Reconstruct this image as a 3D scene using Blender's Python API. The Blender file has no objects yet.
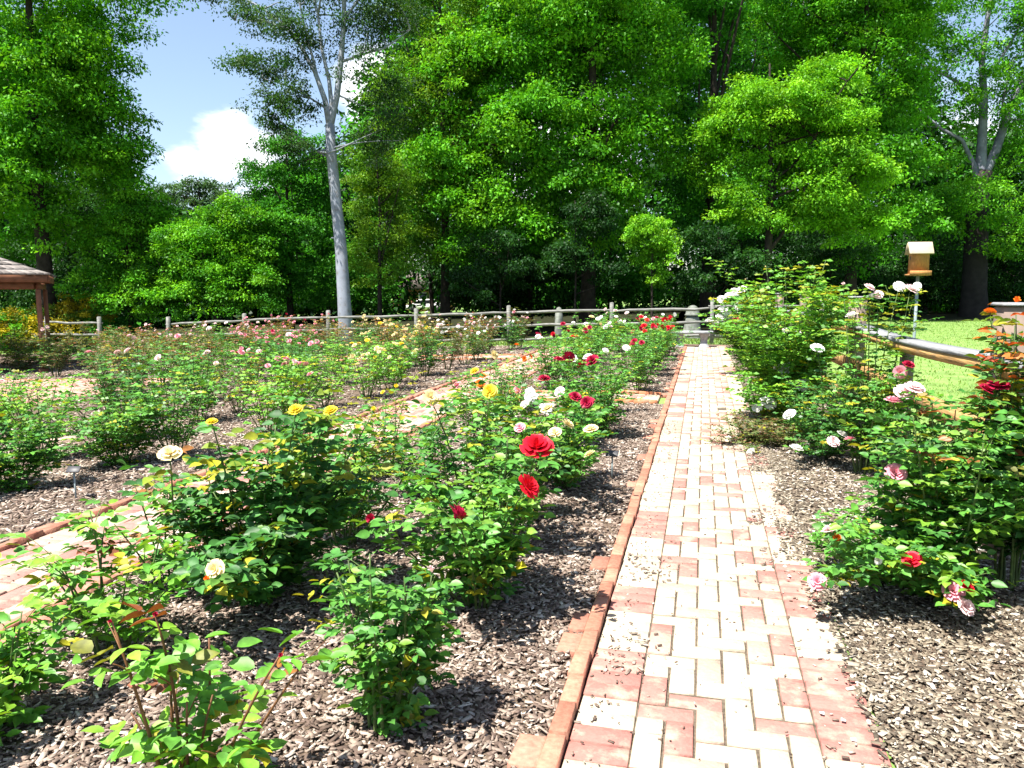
import bpy, math
import numpy as np
from mathutils import Vector
RS = np.random.RandomState
rng = RS(7)
S = bpy.context.scene
COL = S.collection
F_PX = 780.0
# ------------------------------------------------------------------ camera
PITCH = -math.atan((384 - 290) / F_PX)
YAW = math.atan((704 - 512) / F_PX * math.cos(PITCH))
CAM_H = 1.5
cam_d = bpy.data.cameras.new('camera')
cam_d.sensor_width = 36.0
cam_d.lens = F_PX / 1024 * 36.0
cam_d.clip_start, cam_d.clip_end = 0.05, 2000
cam = bpy.data.objects.new('camera', cam_d)
COL.objects.link(cam)
cam.location = (0, 0, CAM_H)
cam.rotation_euler = (math.pi / 2 + PITCH, 0, YAW)
S.camera = cam
_f = np.array([-math.sin(YAW) * math.cos(PITCH), math.cos(YAW) * math.cos(PITCH), math.sin(PITCH)])
_r = np.array([math.cos(YAW), math.sin(YAW), 0.0])
_u = np.cross(_r, _f)


def ray(px, py):
    return _f + (px - 512) / F_PX * _r - (py - 384) / F_PX * _u


def at(px, py, depth):
    """World point seen at a pixel at a given distance along the view."""
    return np.array([0, 0, CAM_H]) + ray(px, py) * depth


def terr(x):
    return -0.032 * np.maximum(0.0, -np.asarray(x, float) - 1.5)


def gnd(px, py):
    """World ground point seen at a pixel."""
    z = 0.0
    for _ in range(12):
        d = ray(px, py)
        p = np.array([0, 0, CAM_H]) + d * ((z - CAM_H) / d[2])
        z = float(terr(p[0]))
    return p


# ------------------------------------------------------------------ sky, sun, exposure
SUN_EL, SUN_AZ = 65.0, (-0.62, -0.78)      # direction towards the sun
az = math.atan2(SUN_AZ[0], SUN_AZ[1])
w = bpy.data.worlds.new('World')
S.world = w
w.use_nodes = True
nt = w.node_tree
nt.nodes.clear()
N = nt.nodes.new
sky = N('ShaderNodeTexSky')
sky.sky_type = 'NISHITA'
sky.sun_disc = False
sky.sun_elevation = math.radians(SUN_EL)
sky.sun_rotation = az
sky.air_density, sky.dust_density, sky.ozone_density = 1.0, 0.8, 1.6
tc = N('ShaderNodeTexCoord')
mapn = N('ShaderNodeMapping')
mapn.inputs['Scale'].default_value = (1, 1, 2.6)
noi = N('ShaderNodeTexNoise')
noi.inputs['Scale'].default_value = 5.5
noi.inputs['Detail'].default_value = 9
noi.inputs['Roughness'].default_value = 0.58
nt.links.new(tc.outputs['Generated'], mapn.inputs['Vector'])
nt.links.new(mapn.outputs['Vector'], noi.inputs['Vector'])
blob_out = None
for (px, py, rad, gain) in [(228, 152, 0.085, 0.75), (190, 158, 0.06, 0.6), (262, 165, 0.09, 0.7), (385, 95, 0.10, 0.9), (965, 120, 0.12, 0.42), (560, 180, 0.2, 0.7)]:
    d = ray(px, py)
    d = d / np.linalg.norm(d)
    v = N('ShaderNodeVectorMath')
    v.operation = 'DISTANCE'
    nt.links.new(tc.outputs['Generated'], v.inputs[0])
    v.inputs[1].default_value = tuple(d)
    m = N('ShaderNodeMapRange')
    m.inputs['From Min'].default_value = rad
    m.inputs['From Max'].default_value = 0.0
    m.inputs['To Min'].default_value = 0.0
    m.inputs['To Max'].default_value = gain
    nt.links.new(v.outputs['Value'], m.inputs['Value'])
    if blob_out is None:
        blob_out = m.outputs['Result']
    else:
        mx = N('ShaderNodeMath')
        mx.operation = 'MAXIMUM'
        nt.links.new(blob_out, mx.inputs[0])
        nt.links.new(m.outputs['Result'], mx.inputs[1])
        blob_out = mx.outputs['Value']
ad = N('ShaderNodeMath')
ad.operation = 'ADD'
nt.links.new(blob_out, ad.inputs[0])
nt.links.new(noi.outputs['Fac'], ad.inputs[1])
cr = N('ShaderNodeMapRange')
cr.interpolation_type = 'SMOOTHSTEP'
cr.inputs['To Min'].default_value = 0.05
cr.inputs['From Min'].default_value = 0.74
cr.inputs['From Max'].default_value = 0.98
nt.links.new(ad.outputs['Value'], cr.inputs['Value'])
mixc = N('ShaderNodeMix')
mixc.data_type = 'RGBA'
nt.links.new(cr.outputs['Result'], mixc.inputs['Factor'])
nt.links.new(sky.outputs['Color'], mixc.inputs['A'])
mixc.inputs['B'].default_value = (8.0, 8.2, 8.5, 1)
bg = N('ShaderNodeBackground')
bg.inputs['Strength'].default_value = 0.075
nt.links.new(mixc.outputs['Result'], bg.inputs['Color'])
wo = N('ShaderNodeOutputWorld')
nt.links.new(bg.outputs['Background'], wo.inputs['Surface'])

sun_d = bpy.data.lights.new('sun', 'SUN')
sun_d.energy = 5.0
sun_d.angle = math.radians(0.5)
sun_d.color = (1.0, 0.955, 0.87)
sun = bpy.data.objects.new('sun', sun_d)
COL.objects.link(sun)
el = math.radians(SUN_EL)
h = math.hypot(*SUN_AZ)
sdir = Vector((SUN_AZ[0] / h * math.cos(el), SUN_AZ[1] / h * math.cos(el), math.sin(el)))
sun.rotation_euler = sdir.to_track_quat('Z', 'Y').to_euler()
sun.location = (-10, -5, 30)
S.view_settings.view_transform = 'Standard'
S.view_settings.look = 'None'
S.view_settings.exposure = 1.55
S.view_settings.gamma = 1.0
S.view_settings.use_curve_mapping = False
S.cycles.max_bounces = 6
S.cycles.diffuse_bounces = 3
S.cycles.transmission_bounces = 3
S.cycles.glossy_bounces = 2
S.cycles.sample_clamp_indirect = 4.0

# ------------------------------------------------------------------ mesh collector


class Geo:
    def __init__(self):
        self.v, self.t, self.q, self.n, self.tint = [], [], [], 0, []
        self.tri, self.quad = [], []

    def add(self, verts, tris=None, quads=None, tint=(1, 1, 1)):
        verts = np.asarray(verts, float).reshape(-1, 3)
        k = len(verts)
        t = np.asarray(tint, float)
        if t.ndim == 1:
            t = np.tile(t, (k, 1))
        self.v.append(verts)
        self.tint.append(t)
        if tris is not None and len(tris):
            self.tri.append(np.asarray(tris, np.int64).reshape(-1, 3) + self.n)
        if quads is not None and len(quads):
            self.quad.append(np.asarray(quads, np.int64).reshape(-1, 4) + self.n)
        self.n += k

    def box(self, lo, hi, tint=(1, 1, 1), M=None, off=(0, 0, 0)):
        x0, y0, z0 = lo
        x1, y1, z1 = hi
        p = np.array([(x0, y0, z0), (x1, y0, z0), (x1, y1, z0), (x0, y1, z0), (x0, y0, z1), (x1, y0, z1), (x1, y1, z1), (x0, y1, z1)], float)
        if M is not None:
            p = p @ np.asarray(M).T
        p = p + np.asarray(off)
        self.add(p, quads=[(0, 3, 2, 1), (4, 5, 6, 7), (0, 1, 5, 4), (1, 2, 6, 5), (2, 3, 7, 6), (3, 0, 4, 7)], tint=tint)

    def slab(self, lo, hi, ch=0.005, tint=(1, 1, 1), M=None, off=(0, 0, 0)):
        """A box with chamfered top edges."""
        x0, y0, z0 = lo
        x1, y1, z1 = hi
        p = np.array([(x0, y0, z0), (x1, y0, z0), (x1, y1, z0), (x0, y1, z0),
                      (x0, y0, z1 - ch), (x1, y0, z1 - ch), (x1, y1, z1 - ch), (x0, y1, z1 - ch),
                      (x0 + ch, y0 + ch, z1), (x1 - ch, y0 + ch, z1), (x1 - ch, y1 - ch, z1), (x0 + ch, y1 - ch, z1)], float)
        if M is not None:
            p = p @ np.asarray(M).T
        p = p + np.asarray(off)
        q = [(0, 3, 2, 1), (8, 9, 10, 11)]
        for i in range(4):
            j = (i + 1) % 4
            q += [(i, j, 4 + j, 4 + i), (4 + i, 4 + j, 8 + j, 8 + i)]
        self.add(p, quads=q, tint=tint)

    def tube(self, pts, rad, n=6, tint=(1, 1, 1), cap=True):
        pts = np.asarray(pts, float)
        k = len(pts)
        rad = np.broadcast_to(np.asarray(rad, float), (k,))
        tg = np.gradient(pts, axis=0)
        tg /= np.linalg.norm(tg, axis=1, keepdims=True) + 1e-9
        ref = np.array([1.0, 0, 0]) if abs(tg[0][0]) < 0.8 else np.array([0, 1.0, 0])
        V = []
        a = np.arange(n) / n * 2 * math.pi
        for i in range(k):
            s = np.cross(tg[i], ref)
            s /= np.linalg.norm(s) + 1e-9
            b = np.cross(tg[i], s)
            V.append(pts[i] + rad[i] * (np.cos(a)[:, None] * s + np.sin(a)[:, None] * b))
        V = np.concatenate(V)
        q = []
        for i in range(k - 1):
            for j in range(n):
                jj = (j + 1) % n
                q.append((i * n + j, i * n + jj, (i + 1) * n + jj, (i + 1) * n + j))
        tr = []
        if cap:
            V = np.concatenate([V, pts[-1:]])
            for j in range(n):
                tr.append(((k - 1) * n + j, (k - 1) * n + (j + 1) % n, k * n))
        self.add(V, tris=tr, quads=q, tint=tint)

    def lathe(self, prof, n=24, tint=(1, 1, 1), off=(0, 0, 0)):
        a = np.arange(n) / n * 2 * math.pi
        V = np.concatenate([np.stack([r * np.cos(a), r * np.sin(a), np.full(n, z)], 1) for r, z in prof])
        q = [(i * n + j, i * n + (j + 1) % n, (i + 1) * n + (j + 1) % n, (i + 1) * n + j) for i in range(len(prof) - 1) for j in range(n)]
        self.add(V + np.asarray(off), quads=q, tint=tint)

    def leaves(self, P, D, Nn, L, W, tint, fold=0.25, detail=False):
        """Many leaves at once: base points P, axes D, upper normals Nn, lengths L, widths W."""
        P, D, Nn = (np.asarray(x, float) for x in (P, D, Nn))
        n = len(P)
        if n == 0:
            return
        D = D / (np.linalg.norm(D, axis=1, keepdims=True) + 1e-9)
        Sd = np.cross(D, Nn)
        Sd /= np.linalg.norm(Sd, axis=1, keepdims=True) + 1e-9
        Nn = np.cross(Sd, D)
        L = np.broadcast_to(np.asarray(L, float), (n,))[:, None, None]
        W = np.broadcast_to(np.asarray(W, float), (n,))[:, None, None]
        if detail:
            tpl = np.array([(0, 0, 0), (-.30, .13, .09), (0, .13, -.02), (.30, .13, .09), (-.49, .38, .13), (0, .38, -.05), (.49, .38, .13), (-.40, .66, .09), (0, .66, -.08), (.40, .66, .09), (-.19, .87, -.02), (0, .87, -.12), (.19, .87, -.02), (0, 1.03, -.2)], float)
            tri = np.array([(0, 2, 1), (0, 3, 2), (10, 11, 13), (11, 12, 13)])
            quad = np.array([(1, 2, 5, 4), (2, 3, 6, 5), (4, 5, 8, 7), (5, 6, 9, 8), (7, 8, 11, 10), (8, 9, 12, 11)])
        else:
            tpl = np.array([(0, 0, 0), (.5, .48, fold * .5), (0, 1, -.1), (-.5, .48, fold * .5)], float)
            tri = np.zeros((0, 3), int)
            quad = np.array([(0, 1, 2, 3)])
        m = len(tpl)
        V = P[:, None, :] + W * tpl[None, :, 0:1] * Sd[:, None, :] + L * tpl[None, :, 1:2] * D[:, None, :] + W * tpl[None, :, 2:3] * Nn[:, None, :]
        base = np.arange(n)[:, None, None] * m
        tint = np.asarray(tint, float)
        if tint.ndim == 1:
            tint = np.tile(tint, (n, 1))
        self.add(V.reshape(-1, 3), tris=(tri[None] + base).reshape(-1, 3), quads=(quad[None] + base).reshape(-1, 4), tint=np.repeat(tint, m, axis=0))

    def mesh(self, name, mat, smooth=False):
        me = bpy.data.meshes.new(name)
        V = np.concatenate(self.v).astype(np.float32)
        T = np.concatenate(self.tri) if self.tri else np.zeros((0, 3), np.int64)
        Q = np.concatenate(self.quad) if self.quad else np.zeros((0, 4), np.int64)
        me.vertices.add(len(V))
        me.vertices.foreach_set('co', V.ravel())
        li = np.concatenate([T.ravel(), Q.ravel()]).astype(np.int32)
        me.loops.add(len(li))
        me.loops.foreach_set('vertex_index', li)
        me.polygons.add(len(T) + len(Q))
        st = np.concatenate([np.arange(len(T)) * 3, len(T) * 3 + np.arange(len(Q)) * 4]).astype(np.int32)
        me.polygons.foreach_set('loop_start', st)
        if smooth:
            me.polygons.foreach_set('use_smooth', np.ones(len(st), bool))
        at_ = me.color_attributes.new('tint', 'FLOAT_COLOR', 'POINT')
        c = np.ones((len(V), 4), np.float32)
        c[:, :3] = np.concatenate(self.tint)
        at_.data.foreach_set('color', c.ravel())
        me.update(calc_edges=True)
        me.validate()
        me.materials.append(mat)
        return me

    def obj(self, name, mat, parent=None, smooth=False):
        return link(name, self.mesh(name, mat, smooth), parent)


def link(name, me, parent=None):
    o = bpy.data.objects.new(name, me)
    COL.objects.link(o)
    if parent is not None:
        o.parent = parent
    return o


def tag(o, label, cat, group=None):
    o['label'] = label
    o['category'] = cat
    if group:
        o['group'] = group
    return o


def thing(name, label, cat, loc=(0, 0, 0), rz=0.0, group=None):
    o = bpy.data.objects.new(name, None)
    o.empty_display_size = 0.2
    COL.objects.link(o)
    o.location = tuple(float(x) for x in loc)
    o.rotation_euler = (0, 0, rz)
    return tag(o, label, cat, group)


def kind(o, k):
    o['kind'] = k
    return o


# ------------------------------------------------------------------ materials
def new_mat(name):
    m = bpy.data.materials.new(name)
    m.use_nodes = True
    t = m.node_tree
    t.nodes.clear()
    out = t.nodes.new('ShaderNodeOutputMaterial')
    return m, t, out


def mat_tint(name, rough=0.7, noise=0.25, scale=30.0, bump=0.0, spec=0.3, color=None, stain=None, stain_scale=3.0, grain=None):
    """Principled surface; base colour from the piece's own tint (or one colour) varied by noise."""
    m, t, out = new_mat(name)
    b = t.nodes.new('ShaderNodeBsdfPrincipled')
    b.inputs['Roughness'].default_value = rough
    b.inputs['Specular IOR Level'].default_value = spec
    if color is None:
        a = t.nodes.new('ShaderNodeAttribute')
        a.attribute_name = 'tint'
        src = a.outputs['Color']
    else:
        a = t.nodes.new('ShaderNodeRGB')
        a.outputs[0].default_value = (*color, 1)
        src = a.outputs[0]
    co = t.nodes.new('ShaderNodeTexCoord')
    n = t.nodes.new('ShaderNodeTexNoise')
    n.inputs['Scale'].default_value = scale
    n.inputs['Detail'].default_value = 6
    if grain:
        mp = t.nodes.new('ShaderNodeMapping')
        mp.inputs['Scale'].default_value = grain
        t.links.new(co.outputs['Object'], mp.inputs['Vector'])
        t.links.new(mp.outputs['Vector'], n.inputs['Vector'])
    else:
        t.links.new(co.outputs['Object'], n.inputs['Vector'])
    mr = t.nodes.new('ShaderNodeMapRange')
    mr.inputs['From Min'].default_value = 0.3
    mr.inputs['From Max'].default_value = 0.7
    mr.inputs['To Min'].default_value = 1 - noise
    mr.inputs['To Max'].default_value = 1 + noise
    t.links.new(n.outputs['Fac'], mr.inputs['Value'])
    mu = t.nodes.new('ShaderNodeVectorMath')
    mu.operation = 'SCALE'
    t.links.new(src, mu.inputs[0])
    t.links.new(mr.outputs['Result'], mu.inputs['Scale'])
    col = mu.outputs['Vector']
    if stain:
        n2 = t.nodes.new('ShaderNodeTexNoise')
        n2.inputs['Scale'].default_value = stain_scale
        n2.inputs['Detail'].default_value = 8
        n2.inputs['Roughness'].default_value = 0.65
        t.links.new(co.outputs['Object'], n2.inputs['Vector'])
        m2 = t.nodes.new('ShaderNodeMapRange')
        m2.inputs['From Min'].default_value = 0.5
        m2.inputs['From Max'].default_value = 0.68
        m2.inputs['To Max'].default_value = stain[3]
        t.links.new(n2.outputs['Fac'], m2.inputs['Value'])
        mx = t.nodes.new('ShaderNodeMix')
        mx.data_type = 'RGBA'
        t.links.new(m2.outputs['Result'], mx.inputs['Factor'])
        t.links.new(col, mx.inputs['A'])
        mx.inputs['B'].default_value = (*stain[:3], 1)
        col = mx.outputs['Result']
    t.links.new(col, b.inputs['Base Color'])
    if bump:
        bp = t.nodes.new('ShaderNodeBump')
        bp.inputs['Strength'].default_value = bump
        bp.inputs['Distance'].default_value = 0.02
        t.links.new(n.outputs['Fac'], bp.inputs['Height'])
        t.links.new(bp.outputs['Normal'], b.inputs['Normal'])
    t.links.new(b.outputs['BSDF'], out.inputs['Surface'])
    return m


def mat_leaf(name, trans=0.3, gloss=0.06, rough=0.4, color=None, noise=0.25, nscale=14.0, tcol=(1.25, 1.1, 0.45)):
    m, t, out = new_mat(name)
    if color is None:
        a = t.nodes.new('ShaderNodeAttribute')
        a.attribute_name = 'tint'
        src = a.outputs['Color']
    else:
        a = t.nodes.new('ShaderNodeRGB')
        a.outputs[0].default_value = (*color, 1)
        src = a.outputs[0]
    co = t.nodes.new('ShaderNodeTexCoord')
    n = t.nodes.new('ShaderNodeTexNoise')
    n.inputs['Scale'].default_value = nscale
    n.inputs['Detail'].default_value = 3
    t.links.new(co.outputs['Object'], n.inputs['Vector'])
    mr = t.nodes.new('ShaderNodeMapRange')
    mr.inputs['From Min'].default_value = 0.3
    mr.inputs['From Max'].default_value = 0.7
    mr.inputs['To Min'].default_value = 1 - noise
    mr.inputs['To Max'].default_value = 1 + noise
    t.links.new(n.outputs['Fac'], mr.inputs['Value'])
    mu = t.nodes.new('ShaderNodeVectorMath')
    mu.operation = 'SCALE'
    t.links.new(src, mu.inputs[0])
    t.links.new(mr.outputs['Result'], mu.inputs['Scale'])
    df = t.nodes.new('ShaderNodeBsdfDiffuse')
    t.links.new(mu.outputs['Vector'], df.inputs['Color'])
    tm = t.nodes.new('ShaderNodeVectorMath')
    tm.operation = 'MULTIPLY'
    tm.inputs[1].default_value = tcol
    t.links.new(mu.outputs['Vector'], tm.inputs[0])
    tr = t.nodes.new('ShaderNodeBsdfTranslucent')
    t.links.new(tm.outputs['Vector'], tr.inputs['Color'])
    m1 = t.nodes.new('ShaderNodeMixShader')
    m1.inputs[0].default_value = trans
    t.links.new(df.outputs[0], m1.inputs[1])
    t.links.new(tr.outputs[0], m1.inputs[2])
    gl = t.nodes.new('ShaderNodeBsdfGlossy')
    gl.inputs['Roughness'].default_value = rough
    gl.inputs['Color'].default_value = (1, 1, 1, 1)
    m2 = t.nodes.new('ShaderNodeMixShader')
    m2.inputs[0].default_value = gloss
    t.links.new(m1.outputs[0], m2.inputs[1])
    t.links.new(gl.outputs[0], m2.inputs[2])
    t.links.new(m2.outputs[0], out.inputs['Surface'])
    return m


LEAF_TREE = mat_leaf('tree_leaf', trans=0.36, gloss=0.012, rough=0.5, noise=0.3, nscale=0.9)
LEAF_ROSE = mat_leaf('rose_leaf', trans=0.30, gloss=0.03, rough=0.5, noise=0.38, nscale=28)
PETAL = {
    'red': mat_leaf('petal_red', 0.2, 0.02, color=(0.62, 0.012, 0.03), nscale=40, tcol=(1.1, 0.6, 0.6)),
    'crimson': mat_leaf('petal_crimson', 0.2, 0.02, color=(0.36, 0.012, 0.05), nscale=40, tcol=(1.1, 0.6, 0.6)),
    'pink': mat_leaf('petal_pink', 0.25, 0.02, color=(0.75, 0.33, 0.4), nscale=40, tcol=(1.1, 0.8, 0.8)),
    'blush': mat_leaf('petal_blush', 0.25, 0.02, color=(0.8, 0.6, 0.6), nscale=40, tcol=(1.1, 0.9, 0.9)),
    'white': mat_leaf('petal_white', 0.25, 0.02, color=(0.82, 0.8, 0.76), noise=0.1, nscale=40, tcol=(1, 1, 0.95)),
    'yellow': mat_leaf('petal_yellow', 0.25, 0.02, color=(0.8, 0.62, 0.05), noise=0.15, nscale=40, tcol=(1, 1, 0.8)),
    'cream': mat_leaf('petal_cream', 0.25, 0.02, color=(0.82, 0.68, 0.38), noise=0.15, nscale=40, tcol=(1, 1, 0.8)),
    'orange': mat_leaf('petal_orange', 0.25, 0.02, color=(0.8, 0.2, 0.02), nscale=40, tcol=(1.1, 0.8, 0.6)),
}
M_CANE = mat_tint('rose_cane', 0.55, 0.3, 40)
M_BARK = mat_tint('bark', 0.9, 0.5, 5.0, bump=0.6, spec=0.1, color=(0.03, 0.024, 0.02))
M_PALEBARK = mat_tint('pale_bark', 0.85, 0.18, 3.0, bump=0.3, spec=0.1, color=(0.235, 0.255, 0.30), stain=(0.16, 0.15, 0.14, 0.8), stain_scale=5)
M_TINTEDBARK = mat_tint('lighting_tinted_bark', 0.9, 0.3, 3.0, bump=0.4, spec=0.1)
M_BRICK = mat_tint('paving_brick', 0.88, 0.10, 55, bump=0.25, spec=0.15, stain=(0.42, 0.36, 0.275, 0.7), stain_scale=9)
M_EDGE = mat_tint('edging_brick', 0.85, 0.2, 45, bump=0.3, spec=0.15, stain=(0.5, 0.36, 0.25, 0.35), stain_scale=7)
M_JOINT = mat_tint('joint_sand', 0.95, 0.4, 60, spec=0.05, color=(0.10, 0.08, 0.06))
M_CHIP = mat_tint('bark_chip', 0.85, 0.25, 60, spec=0.15)
M_SOIL = mat_tint('mulch_soil', 0.95, 0.5, 45, bump=0.8, spec=0.05, color=(0.11, 0.08, 0.06), stain=(0.24, 0.19, 0.14, 0.8), stain_scale=38)
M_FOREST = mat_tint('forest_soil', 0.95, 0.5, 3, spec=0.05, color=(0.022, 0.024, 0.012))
M_LAWN = mat_tint('lawn_turf', 0.9, 0.3, 2.2, spec=0.05, color=(0.16, 0.26, 0.07), stain=(0.20, 0.29, 0.09, 0.8), stain_scale=14)
M_GREYWOOD = mat_tint('weathered_rail', 0.85, 0.4, 6, grain=(1, 5, 5), bump=0.3, spec=0.1, color=(0.19, 0.19, 0.175))
M_CAPWOOD = mat_tint('grey_cap_board', 0.85, 0.22, 5, bump=0.3, spec=0.1, color=(0.24, 0.245, 0.255), grain=(14, .7, 14), stain=(.10, .095, .09, .6), stain_scale=5)
M_WARMWOOD = mat_tint('warm_board', 0.85, 0.45, 5, bump=0.5, spec=0.1, color=(0.36, 0.215, 0.085), grain=(9, .7, 9), stain=(.17, .13, .09, .7), stain_scale=3)
M_POSTWOOD = mat_tint('brown_post', 0.8, 0.25, 9, bump=0.3, spec=0.15, color=(0.20, 0.15, 0.125))
M_CEDAR = mat_tint('cedar', 0.75, 0.3, 14, bump=0.2, spec=0.15, color=(0.42, 0.20, 0.07), grain=(9, 9, 1), stain=(.22, .11, .05, .6), stain_scale=8)
M_CEDARROOF = mat_tint('pale_cedar_roof', 0.75, 0.12, 14, spec=0.2, color=(0.40, 0.33, 0.23), grain=(2, 9, 9), stain=(.25, .2, .14, .5), stain_scale=9)
M_STEEL = mat_tint('galvanised', 0.45, 0.15, 20, spec=0.5, color=(0.22, 0.27, 0.28))
M_REDWOOD = mat_tint('redwood_stain', 0.7, 0.25, 8, spec=0.2, color=(0.19, 0.085, 0.05))
M_SHINGLE = mat_tint('shingle', 0.9, 0.25, 12, spec=0.1)
M_STONE = mat_tint('cut_stone', 0.85, 0.2, 14, bump=0.3, spec=0.15, color=(0.27, 0.28, 0.29))
M_OLDSTONE = mat_tint('mossy_stone', 0.9, 0.3, 9, bump=0.3, spec=0.1, color=(0.17, 0.18, 0.16), stain=(0.08, 0.10, 0.06, 0.8), stain_scale=6)
M_DARKPL = mat_tint('dark_metal', 0.5, 0.1, 20, spec=0.4, color=(0.035, 0.035, 0.04))
M_REDBRICKWALL = mat_tint('house_brick', 0.9, 0.3, 5, color=(0.30, 0.14, 0.09))
M_WHITE = mat_tint('white_paint', 0.4, 0.05, 5, spec=0.5, color=(0.8, 0.8, 0.8))
M_GLASSDK = mat_tint('dark_glass', 0.1, 0.05, 5, spec=0.6, color=(0.02, 0.025, 0.03))
M_ROCK = mat_tint('flat_rock', 0.85, 0.2, 18, bump=0.4, color=(0.42, 0.30, 0.24))

# ------------------------------------------------------------------ ground, lawn, woods floor, beds


def sheet(name, xs, ys, dz, mat, k='structure', jitter=0.0):
    g = Geo()
    X, Y = np.meshgrid(xs, ys, indexing='ij')
    Z = terr(np.maximum(X, -40)) + dz + jitter * rng.randn(*X.shape)
    nx, ny = X.shape
    idx = np.arange(nx * ny).reshape(nx, ny)
    q = np.stack([idx[:-1, :-1], idx[1:, :-1], idx[1:, 1:], idx[:-1, 1:]], -1).reshape(-1, 4)
    g.add(np.stack([X, Y, Z], -1).reshape(-1, 3), quads=q)
    return kind(g.obj(name, mat, smooth=True), k)


gx = np.concatenate([[-900, -300, -120, -60], np.arange(-40, 0, 2.0), [-1.5, 0, 2, 6, 20, 60, 200, 900]])
gy = np.array([-200, -40, -10, 0, 10, 22, 40, 80, 200, 900.0])
sheet('ground', gx, gy, -0.03, M_LAWN)
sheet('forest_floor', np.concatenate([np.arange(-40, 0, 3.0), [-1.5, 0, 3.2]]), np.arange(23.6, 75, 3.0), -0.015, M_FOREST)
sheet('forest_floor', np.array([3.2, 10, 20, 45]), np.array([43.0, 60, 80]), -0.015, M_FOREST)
# planting beds
BX0, BX1 = -3.04, -0.44          # bed between the two brick paths
sheet('mulch_bed', np.array([BX0, -2, -1.5, BX1]), np.array([-0.5, 5, 10.3]), 0.0, M_SOIL)
sheet('mulch_bed', np.array([BX0, -2, -1.5, BX1]), np.array([11.35, 16, 21.6]), 0.0, M_SOIL)
sheet('mulch_bed', np.array([0.635, 1.9]), np.array([-0.5, 10, 21.6]), 0.0, M_SOIL)
sheet('mulch_bed', np.concatenate([np.arange(-26, -4.2, 1.5), [-4.22]]), np.array([-0.5, 10, 22.0]), 0.0, M_SOIL)
sheet('forecourt', np.array([-2.93, -1.5, 0, 1.9]), np.array([21.6, 22.3]), 0.0, M_SOIL)

# ------------------------------------------------------------------ brick paths
CREAM, ROSEB, REDB = np.array((0.41, 0.355, 0.27)), np.array((0.34, 0.155, 0.13)), np.array((0.36, 0.15, 0.105))


def brick_tint(r, pink=0.33):
    k = r.rand()
    if k < pink * 0.62:
        c = ROSEB * (0.85 + 0.25 * r.rand())
    elif k < pink:
        c = CREAM * 0.5 + ROSEB * 0.5
    else:
        c = CREAM * (0.88 + 0.2 * r.rand())
    return c


def lay_path(name, x0, x1, y0, y1, r, ztop, pink=0.40, gap=0.009, border=0.205):
    g = Geo()
    bw = 0.102
    n = int(round((x1 - x0 - 2 * border) / bw))
    bw = (x1 - x0 - 2 * border) / n
    ny = int((y1 - y0) / bw)
    xi = x0 + border

    def put(a, b, c, d, c2, gp):
        dz = 0.0035 * r.randn()
        z = ztop + float(terr((a + c) / 2)) + dz
        g.slab((a + gp / 2, b + gp / 2, z - 0.05), (c - gp / 2, d - gp / 2, z), 0.004, c2)
    for i in range(n):
        for j in range(ny):
            k = (i - j) % 4
            yj = y0 + j * bw
            if k == 0:
                e = min(i + 2, n)
                put(xi + i * bw, yj, xi + e * bw, yj + bw, brick_tint(r, pink), gap)
            elif k == 1 and i == 0:
                put(xi, yj, xi + bw, yj + bw, brick_tint(r, pink), gap)
            elif k == 3:
                put(xi + i * bw, yj, xi + (i + 1) * bw, min(yj + 2 * bw, y1), brick_tint(r, pink), gap)
            elif k == 2 and j == 0:
                put(xi + i * bw, yj, xi + (i + 1) * bw, yj + bw, brick_tint(r, pink), gap)
    for xa, xb in ((x0, xi), (x1 - border, x1)):
        y = y0
        while y < y1:
            c = brick_tint(r, pink + 0.06)
            for q in range(r.randint(2, 4)):
                put(xa, y, xb, y + bw, c, 0.004)
                y += bw
    return kind(g.obj(name, M_BRICK), 'structure')


def curb(name, x, y0, y1, side, r, ztop, flat=True):
    """Edging along a path: bricks on edge, with a half buried flat row on the bed side."""
    g = Geo()
    y = y0
    while y < y1:
        L = 0.2
        z = ztop + float(terr(x)) + 0.004 * r.randn()
        c = np.array((0.36, 0.155, 0.105)) * (0.7 + 0.5 * r.rand())
        j = 0.003 * r.randn()
        a, b = sorted((x + j, x + side * 0.062 + j))
        g.slab((a, y, z - 0.12), (b, y + L - 0.006, z), 0.004, c)
        if flat and (y < 3.1 and r.rand() < .85 or r.rand() < .18):
            a, b = sorted((x + side * 0.065, x + side * (0.13 + 0.03 * r.rand())))
            zz = z - 0.010 - 0.012 * r.rand()
            g.slab((a, y + 0.02, zz - 0.08), (b, y + L - 0.006, zz), 0.005, c * np.array((1.0, 1.05, 1.1)))
        y += L
    return kind(g.obj(name, M_EDGE), 'structure')


rp = RS(3)
lay_path('brick_path', -0.395, 0.62, 1.0, 21.5, rp, 0.015)
sheet('path_bed', np.array([-0.395, 0.62]), np.array([1.0, 21.5]), 0.0045, M_JOINT)
curb('kerb', -0.398, 1.0, 21.5, -1, rp, 0.042)
lay_path('brick_path', -4.06, -3.06, 0.6, 21.5, rp, 0.015, pink=0.7)
sheet('path_bed', np.array([-4.06, -3.06]), np.array([0.6, 21.5]), 0.0045, M_JOINT)
curb('kerb', -4.063, 0.6, 21.5, -1, rp, 0.05)
curb('kerb', -3.057, 0.6, 21.5, 1, rp, 0.045)


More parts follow.
